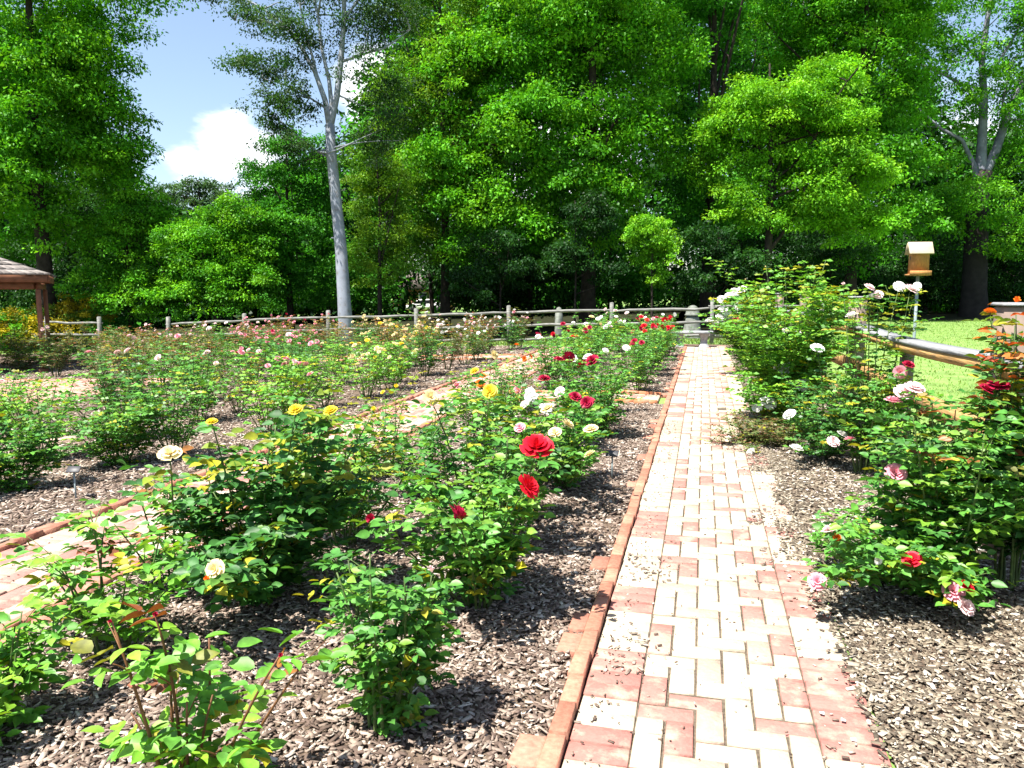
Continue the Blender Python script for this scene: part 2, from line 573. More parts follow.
def cross_path(x0, x1, y0, y1, r, pink=0.5, zt=0.012):
    g = Geo()
    L, W = 0.203, 0.1
    y, k = y0, 0
    while y < y1 - 0.05:
        x = x0 - (k % 2) * L / 2
        while x < x1:
            a, b = max(x, x0), min(x + L, x1)
            if b - a > 0.03:
                z = zt + float(terr((a + b) / 2)) + 0.003 * r.randn()
                g.slab((a + .003, y + .003, z - .05), (b - .003, y + W - .003, z), .004, brick_tint(r, pink))
            x += L
        y += W
        k += 1
    for yy in (y0 - 0.065, y1):                       # edging bricks on both sides
        x = x0
        while x < x1:
            z = 0.05 + float(terr(x)) + .004 * r.randn()
            g.slab((x, yy, z - .1), (min(x + .197, x1), yy + .058, z), .004, np.array((0.46, 0.175, 0.09)) * (0.8 + .4 * r.rand()))
            x += .203
    return kind(g.obj('cross_path', M_BRICK), 'structure')


cross_path(-2.9, -0.56, 10.45, 11.25, rp)
cross_path(-10.0, -4.25, 17.4, 18.4, rp)
cross_path(-17.5, -9.9, 9.6, 13.2, rp, 1.0, 0.036)

# ------------------------------------------------------------------ bark mulch and litter (nobody could count it)


def chips(name, regions, r, pal, zoff=0.004):
    g = Geo()
    for (x0, x1, y0, y1, dens, sc) in regions:
        n = int((x1 - x0) * (y1 - y0) * dens)
        x = x0 + (x1 - x0) * r.rand(n)
        y = y0 + (y1 - y0) * r.rand(n)
        z = terr(x) + zoff + 0.012 * r.rand(n)
        a = r.rand(n) * 2 * math.pi
        L = (0.007 + 0.03 * r.rand(n) ** 2.2) * sc
        Wd = np.minimum(L * (0.2 + 0.4 * r.rand(n)), .008)
        tl, rl = 0.2 * r.randn(n), 0.25 * r.randn(n)
        ux = np.stack([np.cos(a) * np.cos(tl), np.sin(a) * np.cos(tl), np.sin(tl)], 1)
        uy = np.stack([-np.sin(a) * np.cos(rl), np.cos(a) * np.cos(rl), np.sin(rl)], 1)
        c = np.stack([x, y, z + 0.004], 1)
        T = 0.004 * sc
        V = []
        for (sx, sy, sz) in ((-1, -.7, 0), (1, -1, 0), (.85, 1, 0), (-1, .8, 0), (-1, -.7, 1), (1, -1, 1), (.85, 1, 1), (-1, .8, 1)):
            V.append(c + sx * L[:, None] * ux + sy * Wd[:, None] * uy + np.array([0, 0, sz * T]))
        V = np.stack(V, 1).reshape(-1, 3)
        fq = np.array([(4, 5, 6, 7), (0, 1, 5, 4), (1, 2, 6, 5), (2, 3, 7, 6), (3, 0, 4, 7)])
        q = (fq[None] + (np.arange(n) * 8)[:, None, None]).reshape(-1, 4)
        ti = pal[r.choice(len(pal), n, p=PALP)] * (0.75 + 0.5 * r.rand(n, 1))
        g.add(V, quads=q, tint=np.repeat(ti, 8, axis=0))
    return kind(g.obj(name, M_CHIP), 'stuff')


PALP = np.array([.3, .25, .2, .15, .1])
MUL = np.array([(0.12, 0.085, 0.068), (0.20, 0.15, 0.12), (0.27, 0.21, 0.17), (0.36, 0.295, 0.245), (0.48, 0.42, 0.36)])
MUL2 = np.array([(0.10, 0.08, 0.06), (0.18, 0.145, 0.105), (0.25, 0.21, 0.155), (0.34, 0.29, 0.225), (0.48, 0.44, 0.37)])
rc = RS(11)
chips('bark_mulch', [(BX0, BX1 - .03, 1.0, 4.2, 4600, .74), (BX0, BX1 - .03, 4.2, 10.3, 2000, .95), (BX0, BX1, 11.4, 21.5, 450, 1.5)], rc, MUL)
chips('bark_mulch', [(0.63, 1.9, 1.2, 4.6, 6000, .62), (0.60, 1.9, 4.6, 10, 2400, .85), (0.63, 1.9, 10, 21, 350, 1.6)], rc, MUL2)
chips('bark_mulch', [(-8.5, -4.24, 2.5, 9.5, 1100, 1.15), (-16, -4.3, 9.5, 17.3, 160, 2.2), (-16, -4.3, 18.5, 22, 120, 2.4)], rc, MUL)
chips('bark_mulch', [(.585, .66, 1.2, 12, 2600, .7)] + [(.62 - w_, .66, y_, y_ + l_, 2600, .7) for y_, l_, w_ in ((3.6, .5, .09), (4.4, .8, .14), (5.6, .6, .1), (6.6, 1.6, .2), (2.9, .3, .06), (8.6, 1.2, .16))], rc, MUL2, .017)
# crumbs that have strayed onto the paving
g = Geo()


def stray(n, x0, x1, y0, y1, r, sc=0.7):
    global g
    x = x0 + (x1 - x0) * r.rand(n)
    y = y0 + (y1 - y0) * r.rand(n)
    for i in range(n):
        a = r.rand() * 6.28
        M = np.array([(math.cos(a), -math.sin(a), 0), (math.sin(a), math.cos(a), 0), (0, 0, 1)])
        l = (0.006 + 0.014 * r.rand() ** 2) * sc
        g.box((-l, -l * .4, 0), (l, l * .4, .004), MUL[r.randint(0, 5)] * (.6 + .6 * r.rand()), M, (x[i], y[i], 0.019 + float(terr(x[i]))))


stray(420, -0.39, -0.24, 1.3, 9, rc, .6)
stray(380, 0.4, 0.62, 1.3, 9, rc, .6)
stray(300, -0.2, 0.4, 1.3, 9, rc, .4)
for cx, cy, n in ((-.27, 4.1, 60), (.42, 5.2, 90), (.45, 4.4, 60), (.45, 6.6, 70), (-.25, 3.1, 40), (.35, 7.6, 90)):
    stray(n, cx - .1, cx + .14, cy - .2, cy + .2, rc, .8)
stray(500, -4.0, -3.1, 1.5, 9, rc, .8)
kind(g.obj('path_litter', M_CHIP), 'stuff')

# ------------------------------------------------------------------ lawn grass
g = Geo()
rg = RS(5)
for (x0, x1, y0, y1, n, L) in ((1.9, 8, 2, 14, 40000, .035), (2.2, 26, 14, 43, 60000, .06), (-3, 2.2, 22.3, 25, 3500, .08), (-26, -3, 22.2, 24.2, 6000, .12)):
    x = x0 + (x1 - x0) * rg.rand(n)
    y = y0 + (y1 - y0) * rg.rand(n)
    P = np.stack([x, y, terr(x) - .028], 1)
    a = rg.rand(n) * 6.28
    D = np.stack([np.cos(a) * .6, np.sin(a) * .6, .5 + .6 * rg.rand(n)], 1)
    Nn = np.stack([-np.cos(a), -np.sin(a), .6 + 0 * a], 1)
    t = np.array((0.145, 0.255, 0.06)) * (0.8 + .45 * rg.rand(n, 1)) + np.array((.06, .04, .01)) * (rg.rand(n, 1) < .25)
    g.leaves(P, D, Nn, L * (.6 + .8 * rg.rand(n)), L * .3, t)
kind(g.obj('grass', LEAF_TREE), 'stuff')

# ------------------------------------------------------------------ trees
PAL = {
    'bright': np.array([(0.050, 0.150, 0.010), (0.070, 0.185, 0.014), (0.100, 0.215, 0.016), (0.035, 0.115, 0.010)]),
    'mid': np.array([(0.035, 0.115, 0.014), (0.045, 0.140, 0.016), (0.060, 0.160, 0.020), (0.024, 0.085, 0.012)]),
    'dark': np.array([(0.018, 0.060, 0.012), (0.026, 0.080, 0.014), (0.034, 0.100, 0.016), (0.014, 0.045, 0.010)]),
    'olive': np.array([(0.060, 0.125, 0.012), (0.080, 0.150, 0.014), (0.110, 0.170, 0.018), (0.035, 0.090, 0.010)]),
    'lime': np.array([(0.090, 0.210, 0.012), (0.120, 0.250, 0.016), (0.150, 0.270, 0.020), (0.070, 0.170, 0.012)]),
    'yellow': np.array([(0.45, 0.36, 0.015), (0.55, 0.45, 0.02), (0.10, 0.17, 0.015), (0.35, 0.30, 0.015)]),
    'silver': np.array([(0.045, 0.095, 0.045), (0.055, 0.115, 0.05), (0.035, 0.080, 0.035), (0.06, 0.12, 0.06)]),
}
PAL['dusk'] = np.concatenate([PAL['dark'], PAL['silver'], PAL['dark'] * 1.4])
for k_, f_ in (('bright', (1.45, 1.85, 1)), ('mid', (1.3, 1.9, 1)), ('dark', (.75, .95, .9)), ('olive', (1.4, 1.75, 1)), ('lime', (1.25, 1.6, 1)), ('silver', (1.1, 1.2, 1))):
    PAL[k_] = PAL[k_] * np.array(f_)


def crown_leaves(g, C, rad, r, pal, per, L, flat=0.5, w=0.55):
    """Leaf sprays around cluster centres C."""
    n = len(C) * per
    c = np.repeat(C, per, axis=0)
    rr = np.repeat(np.broadcast_to(rad, (len(C),)), per)
    d = r.randn(n, 3)
    d /= np.linalg.norm(d, axis=1, keepdims=True)
    d *= (r.rand(n, 1) ** 0.5) * rr[:, None]
    d[:, 2] *= flat
    d[:, 2] -= 0.25 * (d[:, 0] ** 2 + d[:, 1] ** 2) / rr       # sprays droop at their rim
    P = c + d
    ax = d.copy()
    ax[:, 2] -= 0.35 * rr
    ax += 0.85 * rr[:, None] * r.randn(n, 3)
    Nn = np.stack([0.55 * r.randn(n), 0.55 * r.randn(n), np.ones(n)], 1)
    ti = pal[np.repeat(r.choice(len(pal), len(C)), per)] * (0.72 + 0.56 * r.rand(n, 1))
    ll = L * (0.65 + 0.7 * r.rand(n))
    g.leaves(P, ax, Nn, ll, ll * w, ti)


def lobe_centres(lobes, n, r, top=0.35, inner=0.55, gaps=0.0):
    """Cluster centres spread through the outer volume of several ellipsoid lobes."""
    vol = np.array([l[3] * l[4] * l[5] for l in lobes]) ** 0.7
    pick = r.choice(len(lobes), n, p=vol / vol.sum())
    L = np.array(lobes)[pick]
    d = r.randn(n, 3)
    d /= np.linalg.norm(d, axis=1, keepdims=True)
    flip = (d[:, 2] < 0) & (r.rand(n) < top)
    d[flip, 2] *= -1
    w1, w2, w3 = r.randn(3, 3) * 2.6, r.rand(3) * 6, r.randn(3, 3) * 5.5
    rag = np.sin(d @ w1.T + pick[:, None] * 1.7 + w2).sum(1) * .11 + np.sin(d @ w3.T + w2 + pick[:, None]).sum(1) * .07
    q = (inner + (1 - inner) * r.rand(n, 1)) * (0.95 + rag[:, None] + 0.2 * r.rand(n, 1))
    C = L[:, :3] + d * q * L[:, 3:6]
    if gaps:
        ph = r.rand(3) * 6
        s = np.sin(C[:, 0] * 2.1 + ph[0]) + np.sin(C[:, 1] * 1.7 + ph[1]) + 1.25 * np.sin(C[:, 2] * 4.2 + C[:, 0] * .8 + ph[2])
        C = C[s < 3 * (1 - gaps) - 0.6 * r.rand(n)]
    return C


def limb(g, a, b, r0, r1, r, bend=0.12, k=7, n=7):
    a, b = np.asarray(a, float), np.asarray(b, float)
    t = np.linspace(0, 1, k)[:, None]
    ln = np.linalg.norm(b - a)
    o = r.randn(3) * bend * ln
    o2 = r.randn(3) * bend * 0.4 * ln
    pts = a + (b - a) * t + o * (t * (1 - t)) + o2 * np.sin(t * 2 * math.pi) * 0.3
    g.tube(pts, r0 + (r1 - r0) * t[:, 0], n)
    return pts


def tree(name, label, base, height, trunk_r, lobes, pal, n_cl, r, per=60, L=0.2, spray=0.75, gaps=0.1, bark=None, top=0.35, inner=0.55, limbs=10, first=0.3, group=None, cat='tree', lean=(0, 0), trunk_pts=None, bark_lighting_tint=((1, 1, 1), (1, 1, 1))):
    """base: world foot; lobes in metres relative to the foot."""
    t = thing(name, label, cat, base, 0, group)
    lob = [tuple(map(float, l)) for l in lobes]
    C = lobe_centres(lob, int(n_cl * 1.25), r, top, inner, gaps + .08)
    g = Geo()
    crown_leaves(g, C, spray * (0.55 + 0.65 * r.rand(len(C))), r, PAL[pal], int(per * 1.75), L * .64, flat=.45)
    g.obj('crown', LEAF_TREE, t)
    b = Geo()
    if trunk_pts is not None:
        for pts, ra in trunk_pts:
            b.tube(pts, ra, 10, bark_lighting_tint[0] if ra[0] > .6 else bark_lighting_tint[1])
        allp = np.concatenate([np.asarray(p_)[1:] for p_, _ in trunk_pts[1:]])
        r2 = RS(5)
        used = {}
        for e in C[r2.choice(len(C), 75)]:
            ia = int(np.argmin(np.linalg.norm(allp - e + np.array([0, 0, .3]), axis=1)))
            a = allp[ia]
            used[ia] = used.get(ia, 0) + 1
            if used[ia] > 2 or e[2] < a[2] - .2:
                continue
            if .3 < np.linalg.norm(e - a) < trunk_r * 9 + 1:
                limb(b, a, e, .028 * (1 + trunk_r), .006, r2, bend=.25, k=6, n=5)
                b.tint[-1][:] = bark_lighting_tint[1]
    else:
        tp = np.array([lean[0], lean[1], height])
        k = np.linspace(0, 1, 9)[:, None]
        pts = tp * k + np.stack([.15 * np.sin(k[:, 0] * 5 + r.rand() * 6), .15 * np.sin(k[:, 0] * 4 + r.rand() * 6), 0 * k[:, 0]], 1) * k * (1 if height > 5 else .3)
        ra = trunk_r * (1 - 0.85 * k[:, 0])
        ra[0] *= 1.35
        pts[0, 2] = -0.2
        b.tube(pts, ra, 10)
        for i in range(limbs):
            s = first + (0.9 - first) * i / max(1, limbs - 1)
            a = np.array([np.interp(s, k[:, 0], pts[:, j]) for j in range(3)])
            e = C[r.randint(len(C))]
            for _ in range(12):
                e2 = C[r.randint(len(C))]
                if e2[2] > a[2] + 0.3 and np.linalg.norm(e2[:2]) > 0.6 and np.linalg.norm(e2 - a) < height * .6:
                    e = e2
                    break
            p = limb(b, a, e, trunk_r * .5 * (1 - s * .7), 0.012, r)
            for q in range(3):
                m = p[r.randint(2, 6)]
                near = C[np.argsort(np.linalg.norm(C - m, axis=1))[r.randint(1, 10)]]
                limb(b, m, near, trunk_r * .16, 0.008, r, k=5, n=5)
    b.obj('trunk', bark or M_BARK, t, smooth=True)
    return t


def foot(px, depth):
    p = at(px, 300, depth)
    p[2] = float(terr(max(p[0], -40)))
    return p


def lobe_px(base, depth, items):
    """Lobes given by (pixel, pixel, size right, size up in metres, nearer by) turned into metres about the foot."""
    out = []
    for (px, py, rx, rz, dn) in items:
        p = at(px, py, depth - dn) - base
        out.append((p[0], p[1], p[2], rx, rx, rz))
    return out


def px_tree(name, label, px, depth, trunk_r, items, pal, n_cl, seed, height=None, **kw):
    b = foot(px, depth)
    lob = lobe_px(b, depth, items)
    top = max(l[2] + l[5] * .6 for l in lob)
    return tree(name, label, b, height or top, trunk_r, lob, pal, n_cl, RS(seed), **kw)


px_tree('leafy_tree', 'tall broad tree rising above the pavilion roof, shaded dark in its middle', 48, 30, .32,
        [(20, 60, 3.6, 2.4, 0), (78, 70, 2.1, 1.6, .5), (60, -40, 4.0, 3.0, 0), (98, 110, 1.4, 1.0, 0), (0, 170, 2.4, 2.0, 1), (80, 170, 2.4, 2.1, -.8), (30, 235, 2.0, 1.2, 0), (88, 40, 1.7, 1.0, 0), (-60, 120, 3.5, 4, 0), (115, 165, 1.2, 1.2, .3), (60, 120, 2.2, 1.6, .9)],
        'bright', 820, 21, per=75, L=.24, spray=.85, gaps=.12)
px_tree('bushy_tree', 'low rounded light green tree behind the short rail bay near the pavilion', 130, 31, .12,
        [(125, 245, 1.6, 1.5, 0), (145, 215, 1.2, .9, .3), (105, 285, 1.1, .9, .6), (160, 280, 1.3, 1.2, .4), (135, 300, 1.4, .7, .8)], 'bright', 300, 22, per=75, L=.17, spray=.55)
px_tree('bushy_tree', 'mid green rounded tree in the dip of the treeline below the cloud', 215, 30.5, .14,
        [(215, 250, 1.9, 1.4, 0), (190, 240, 1.2, 1.0, .3), (240, 225, 1.3, .9, 0), (245, 285, 1.5, 1.1, .5), (190, 295, 1.2, .8, .5)], 'bright', 300, 23, per=80, L=.17, spray=.55)
px_tree('bushy_tree', 'darker green tree standing directly behind the pale trunk', 290, 33, .16,
        [(285, 190, 1.8, 1.6, 0), (300, 235, 1.9, 1.5, .2), (270, 270, 1.5, 1.2, .4), (320, 280, 1.6, 1.2, 0), (300, 155, 1.3, 1.0, 0)], 'mid', 300, 24, per=75, L=.19, spray=.6)
px_tree('slender_tree', 'yellowish fine leaved tree just beside the pale trunk', 380, 29, .1,
        [(375, 215, 1.2, 1.8, 0), (385, 265, 1.2, 1.0, .2), (370, 165, .9, 1.0, 0), (395, 185, .9, 1.0, 0)], 'olive', 190, 25, per=75, L=.14, spray=.5)
px_tree('distant_tree', 'small dark treetop poking above the treeline under the cloud', 205, 58, .25,
        [(200, 192, 2.0, 1.2, 0), (225, 205, 2.2, 1.3, 0), (165, 200, 1.4, 1.0, 0), (200, 235, 4, 3, 0), (260, 215, 2, 1.5, 0)], 'silver', 200, 26, per=60, L=.3, spray=.8)
# the pale barked tree
PT = foot(346, 25)


def rel(px, py, depth=25.0):
    return at(px, py, depth) - PT


tr0 = [np.array([0, 0, -.2]), rel(344, 300), rel(341, 250), rel(336, 200), rel(331, 150), rel(330, 125)]
tpts = [(np.array(tr0), np.array([.27, .21, .19, .175, .165, .15]))]
tpts += [(np.array([rel(330, 128), rel(337, 95), rel(341, 60), rel(344, 20), rel(344, -40), rel(348, -110)]), np.array([.115, .10, .09, .075, .06, .03])),
         (np.array([rel(330, 128), rel(325, 100), rel(315, 72), rel(303, 50), rel(290, 30), rel(262, 8), rel(225, -12)]), np.array([.11, .085, .07, .06, .05, .035, .015])),
         (np.array([rel(332, 110), rel(329, 80), rel(322, 50), rel(318, 15), rel(305, -40)]), np.array([.08, .06, .05, .04, .02])),
         (np.array([rel(318, 80), rel(312, 55), rel(306, 35), rel(300, 5), rel(280, -40)]), np.array([.05, .04, .035, .03, .015])),
         (np.array([rel(341, 62), rel(360, 55), rel(385, 48), rel(410, 30)]), np.array([.05, .04, .03, .012])),
         (np.array([rel(326, 108), rel(310, 98), rel(285, 85), rel(262, 78)]), np.array([.04, .03, .02, .01])),
         (np.array([rel(333, 160), rel(318, 152), rel(290, 130), rel(265, 110)]), np.array([.03, .022, .016, .008])),
         (np.array([rel(341, 240), rel(337, 238), rel(331, 238)]), np.array([.03, .025, .02])),
         (np.array([rel(344, 20), rel(365, -10), rel(390, -40)]), np.array([.05, .035, .015])),
         (np.array([rel(290, 30), rel(268, 22), rel(235, 20)]), np.array([.03, .02, .01]))]
items = [(262, 75, 1.1, 1.0, 0), (290, 105, 1.2, .8, .4), (300, 40, 1.3, 1.0, .3), (255, 15, 1.2, .5, 0), (375, 20, 1.6, 1.0, 0), (330, -20, 2.2, 1.1, 0), (388, 90, 1.0, 1.2, .2), (372, 140, .9, .9, 0), (270, 130, .9, .7, .2), (310, 150, 1.0, .6, .3), (215, -5, .7, .3, 0), (350, 60, .8, .8, .6), (245, 60, .7, .5, 0)]
tree('pale_barked_tree', 'tall tree with smooth pale grey trunk forking high against the sky', PT, 14, .3, lobe_px(PT, 25, items), 'dusk', 430, RS(31), per=44, L=.14, spray=.5, gaps=.25, bark=M_PALEBARK, trunk_pts=tpts, inner=.25)
px_tree('leafy_tree', 'olive green tree filling the space right of the pale trunk', 445, 32, .2,
        [(440, 110, 2.0, 1.9, 0), (430, 175, 1.8, 1.4, .3), (460, 60, 1.9, 1.6, .3), (455, 215, 1.9, 1.4, 0), (425, 245, 1.4, .9, 0), (440, 0, 2.4, 2, 0), (400, 100, 1.4, 1.6, .3), (470, 150, 1.6, 1.2, .4)], 'olive', 560, 32, per=70, L=.18, spray=.6, gaps=.18)
px_tree('spreading_tree', 'broad bright green tree with the biggest crown, mid photo over the rail fence', 588, 31, .3,
        [(540, 40, 3.2, 2.0, 0), (600, 30, 3.0, 1.8, .5), (480, 70, 2.0, 1.4, .6), (650, 70, 1.9, 1.4, .6), (540, 120, 2.4, 1.4, 1.2), (610, 125, 2.2, 1.3, 1.0), (500, 150, 1.8, 1.0, .8), (640, 150, 1.7, 1.0, .6), (570, -50, 5, 2.5, 0), (560, 185, 1.9, 1.0, .8), (480, 205, 1.5, 1.0, .9), (520, 225, 1.4, .8, 1.2), (610, 195, 1.5, .8, 1.0), (440, 160, 1.3, .9, .6), (590, 240, 1.1, .7, 1.0), (470, 250, 1.2, .8, .7)],
        'bright', 1150, 33, per=72, L=.23, spray=.8, gaps=.16, top=.45)
px_tree('leafy_tree', 'tall shadowy tree with dark bare stems between two bright crowns', 706, 34, .26,
        [(700, 20, 2.6, 2.0, 0), (720, 80, 1.6, 1.2, -.5), (690, 120, 1.4, 1.2, 0), (720, -60, 4, 2.5, 0), (700, 190, 1.7, 1.0, .5), (680, 230, 1.4, .9, .8), (725, 225, 1.3, .8, .8)], 'mid', 480, 34, per=66, L=.22, spray=.75, gaps=.3)
px_tree('spreading_tree', 'bright lime green tree arching over the dark hollow behind the bench', 765, 29.5, .2,
        [(770, 110, 2.1, 1.1, .4), (820, 130, 1.9, 1.2, .6), (730, 130, 1.5, 1.0, .5), (850, 180, 1.4, 1.0, .8), (790, 170, 1.6, .8, .4), (710, 165, 1.1, .8, 0), (860, 225, 1.1, .7, .8), (830, 85, 1.4, .9, 0), (780, 215, 1.2, .6, .6), (735, 200, 1.0, .6, .6), (825, 205, 1.2, .7, .8)],
        'lime', 640, 35, per=72, L=.19, spray=.6, gaps=.3, top=.5)
px_tree('leafy_tree', 'tall bright tree rising behind the birdhouse and lime crown', 850, 38, .28,
        [(840, 40, 3.2, 2.2, 0), (880, 100, 2.2, 1.8, 0), (800, 20, 2.6, 2.0, 0), (890, 20, 2.6, 2, .5), (850, -60, 5, 3, 0), (880, 170, 2.2, 1.5, .5), (840, 210, 2.0, 1.2, .5), (900, 215, 1.6, 1.2, .8), (860, 250, 1.4, .9, .8)], 'bright', 720, 36, per=70, L=.26, spray=.85, gaps=.15)
# open crowned tree at the far side of the lawn
RT = foot(975, 44)


def rel2(px, py, d=44.0):
    return at(px, py, d) - RT


tpr = [(np.array([[0, 0, -.2], rel2(974, 290), rel2(976, 240), rel2(978, 200), rel2(984, 172)]), np.array([.82, .64, .6, .56, .46])),
       (np.array([rel2(980, 180), rel2(982, 140), rel2(984, 100), rel2(982, 60), rel2(990, 0), rel2(1000, -60)]), np.array([.32, .25, .2, .16, .12, .06])),
       (np.array([rel2(982, 178), rel2(996, 150), rel2(1006, 120), rel2(1018, 90), rel2(1050, 40)]), np.array([.3, .24, .2, .15, .08])),
       (np.array([rel2(979, 185), rel2(974, 165), rel2(962, 140), rel2(940, 128), rel2(915, 105)]), np.array([.2, .14, .1, .08, .03])),
       (np.array([rel2(984, 110), rel2(968, 88), rel2(945, 75), rel2(915, 62), rel2(890, 60)]), np.array([.14, .1, .08, .06, .02])),
       (np.array([rel2(983, 80), rel2(1000, 60), rel2(1015, 35), rel2(1030, 0)]), np.array([.12, .09, .06, .03])),
       (np.array([rel2(982, 62), rel2(965, 45), rel2(945, 35), rel2(920, 25)]), np.array([.09, .07, .05, .02])),
       (np.array([rel2(1003, 130), rel2(1003, 100), rel2(1010, 70)]), np.array([.1, .07, .04]))]
tree('open_crowned_tree', 'large tree with thick trunk and bare limbs tinted with blue sky light past the lawn', RT, 20, .8,
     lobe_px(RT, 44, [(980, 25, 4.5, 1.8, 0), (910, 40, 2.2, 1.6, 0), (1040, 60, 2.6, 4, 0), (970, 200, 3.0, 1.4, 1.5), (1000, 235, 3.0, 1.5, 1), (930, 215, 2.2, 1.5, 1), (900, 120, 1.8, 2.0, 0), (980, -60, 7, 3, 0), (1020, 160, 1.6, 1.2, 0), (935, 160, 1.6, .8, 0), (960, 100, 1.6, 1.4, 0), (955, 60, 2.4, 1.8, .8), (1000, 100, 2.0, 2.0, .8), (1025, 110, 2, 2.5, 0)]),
     'bright', 760, RS(37), per=48, L=.26, spray=.8, gaps=.3, bark=M_TINTEDBARK, trunk_pts=tpr, bark_lighting_tint=((.03, .026, .024), (.17, .17, .215)))  # shade and blue sky light put into the trunk and limb tints
px_tree('sapling', 'small bright sapling with round crown lit against the dark wood', 652, 27, .05,
        [(650, 240, .85, .7, 0), (640, 225, .5, .4, .2), (665, 250, .5, .4, .2), (655, 275, .35, .5, 0)], 'lime', 90, 38, per=60, L=.14, spray=.32, gaps=.1, limbs=6)
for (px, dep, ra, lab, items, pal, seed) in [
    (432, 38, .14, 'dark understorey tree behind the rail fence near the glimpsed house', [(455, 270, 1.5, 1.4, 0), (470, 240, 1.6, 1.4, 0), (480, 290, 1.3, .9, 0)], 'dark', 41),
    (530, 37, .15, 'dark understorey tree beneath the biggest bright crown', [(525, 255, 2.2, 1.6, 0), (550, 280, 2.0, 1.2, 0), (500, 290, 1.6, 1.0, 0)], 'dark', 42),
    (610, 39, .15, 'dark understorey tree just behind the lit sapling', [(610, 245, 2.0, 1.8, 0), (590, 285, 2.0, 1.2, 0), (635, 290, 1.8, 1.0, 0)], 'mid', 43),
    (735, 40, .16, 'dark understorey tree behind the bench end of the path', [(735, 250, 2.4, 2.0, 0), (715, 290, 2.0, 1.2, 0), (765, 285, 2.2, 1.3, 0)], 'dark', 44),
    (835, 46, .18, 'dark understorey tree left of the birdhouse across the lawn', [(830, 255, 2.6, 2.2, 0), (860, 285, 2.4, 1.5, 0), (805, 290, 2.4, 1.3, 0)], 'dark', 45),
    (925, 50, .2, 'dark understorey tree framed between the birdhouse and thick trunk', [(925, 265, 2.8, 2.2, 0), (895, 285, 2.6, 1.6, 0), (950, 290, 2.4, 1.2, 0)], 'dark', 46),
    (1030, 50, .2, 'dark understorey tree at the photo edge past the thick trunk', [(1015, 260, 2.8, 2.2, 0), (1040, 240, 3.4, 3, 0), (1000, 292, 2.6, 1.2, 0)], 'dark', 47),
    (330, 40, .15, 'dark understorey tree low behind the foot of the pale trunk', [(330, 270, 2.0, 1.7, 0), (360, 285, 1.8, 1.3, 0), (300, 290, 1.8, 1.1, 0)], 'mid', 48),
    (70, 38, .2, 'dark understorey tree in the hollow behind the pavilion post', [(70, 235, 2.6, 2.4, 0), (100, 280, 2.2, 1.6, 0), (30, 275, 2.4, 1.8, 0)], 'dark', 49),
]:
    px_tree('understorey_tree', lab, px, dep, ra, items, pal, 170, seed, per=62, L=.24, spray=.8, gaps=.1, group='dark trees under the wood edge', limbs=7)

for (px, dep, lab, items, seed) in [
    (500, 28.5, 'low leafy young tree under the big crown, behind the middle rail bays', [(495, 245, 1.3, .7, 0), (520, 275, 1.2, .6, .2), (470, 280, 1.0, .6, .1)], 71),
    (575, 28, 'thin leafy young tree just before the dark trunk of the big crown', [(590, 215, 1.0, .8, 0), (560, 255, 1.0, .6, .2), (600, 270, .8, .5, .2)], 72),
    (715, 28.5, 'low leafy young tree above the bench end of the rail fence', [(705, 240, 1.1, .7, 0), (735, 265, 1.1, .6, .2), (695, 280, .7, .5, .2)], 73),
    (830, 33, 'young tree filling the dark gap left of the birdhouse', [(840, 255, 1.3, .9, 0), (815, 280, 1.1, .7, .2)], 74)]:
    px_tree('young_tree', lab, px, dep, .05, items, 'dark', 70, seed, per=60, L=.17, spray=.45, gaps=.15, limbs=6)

# the far wood as one mass
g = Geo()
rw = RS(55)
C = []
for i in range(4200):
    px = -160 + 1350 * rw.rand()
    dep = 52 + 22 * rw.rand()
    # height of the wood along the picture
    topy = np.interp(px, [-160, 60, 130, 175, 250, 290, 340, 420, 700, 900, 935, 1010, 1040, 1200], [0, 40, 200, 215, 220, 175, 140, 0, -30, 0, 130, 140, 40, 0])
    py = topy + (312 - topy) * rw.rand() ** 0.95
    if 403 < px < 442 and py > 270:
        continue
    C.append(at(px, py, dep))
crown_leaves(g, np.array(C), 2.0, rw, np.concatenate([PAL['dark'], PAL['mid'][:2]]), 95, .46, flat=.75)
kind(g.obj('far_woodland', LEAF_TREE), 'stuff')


# ------------------------------------------------------------------ roses
def rose_mesh(name, whorls, r, mat):
    g = Geo()
    for (n, r0, r1, h0, h1, wd, curl, ph) in whorls:
        for i in range(n):
            a0 = ph + i / n * 2 * math.pi + .12 * r.randn()
            rows = []
            for v in np.linspace(0, 1, 4):
                for u in np.linspace(-1, 1, 5):
                    wv = wd * (0.35 + 0.75 * math.sin(math.pi * (.18 + .62 * v)))
                    a = a0 + u * wv
                    rr = r0 + (r1 - r0) * v ** 1.2 + 0.03 * abs(u) * v
                    z = h0 + (h1 - h0) * v - curl * v ** 4 * (1 - .3 * abs(u)) - .06 * abs(u) ** 2 * v
                    rr += curl * .4 * v ** 3
                    rows.append((rr * math.cos(a), rr * math.sin(a), z + .015 * r.randn()))
            q = [(k * 5 + j, k * 5 + j + 1, (k + 1) * 5 + j + 1, (k + 1) * 5 + j) for k in range(3) for j in range(4)]
            g.add(rows, quads=q)
    return g.mesh(name, mat, smooth=True)


RR = RS(77)
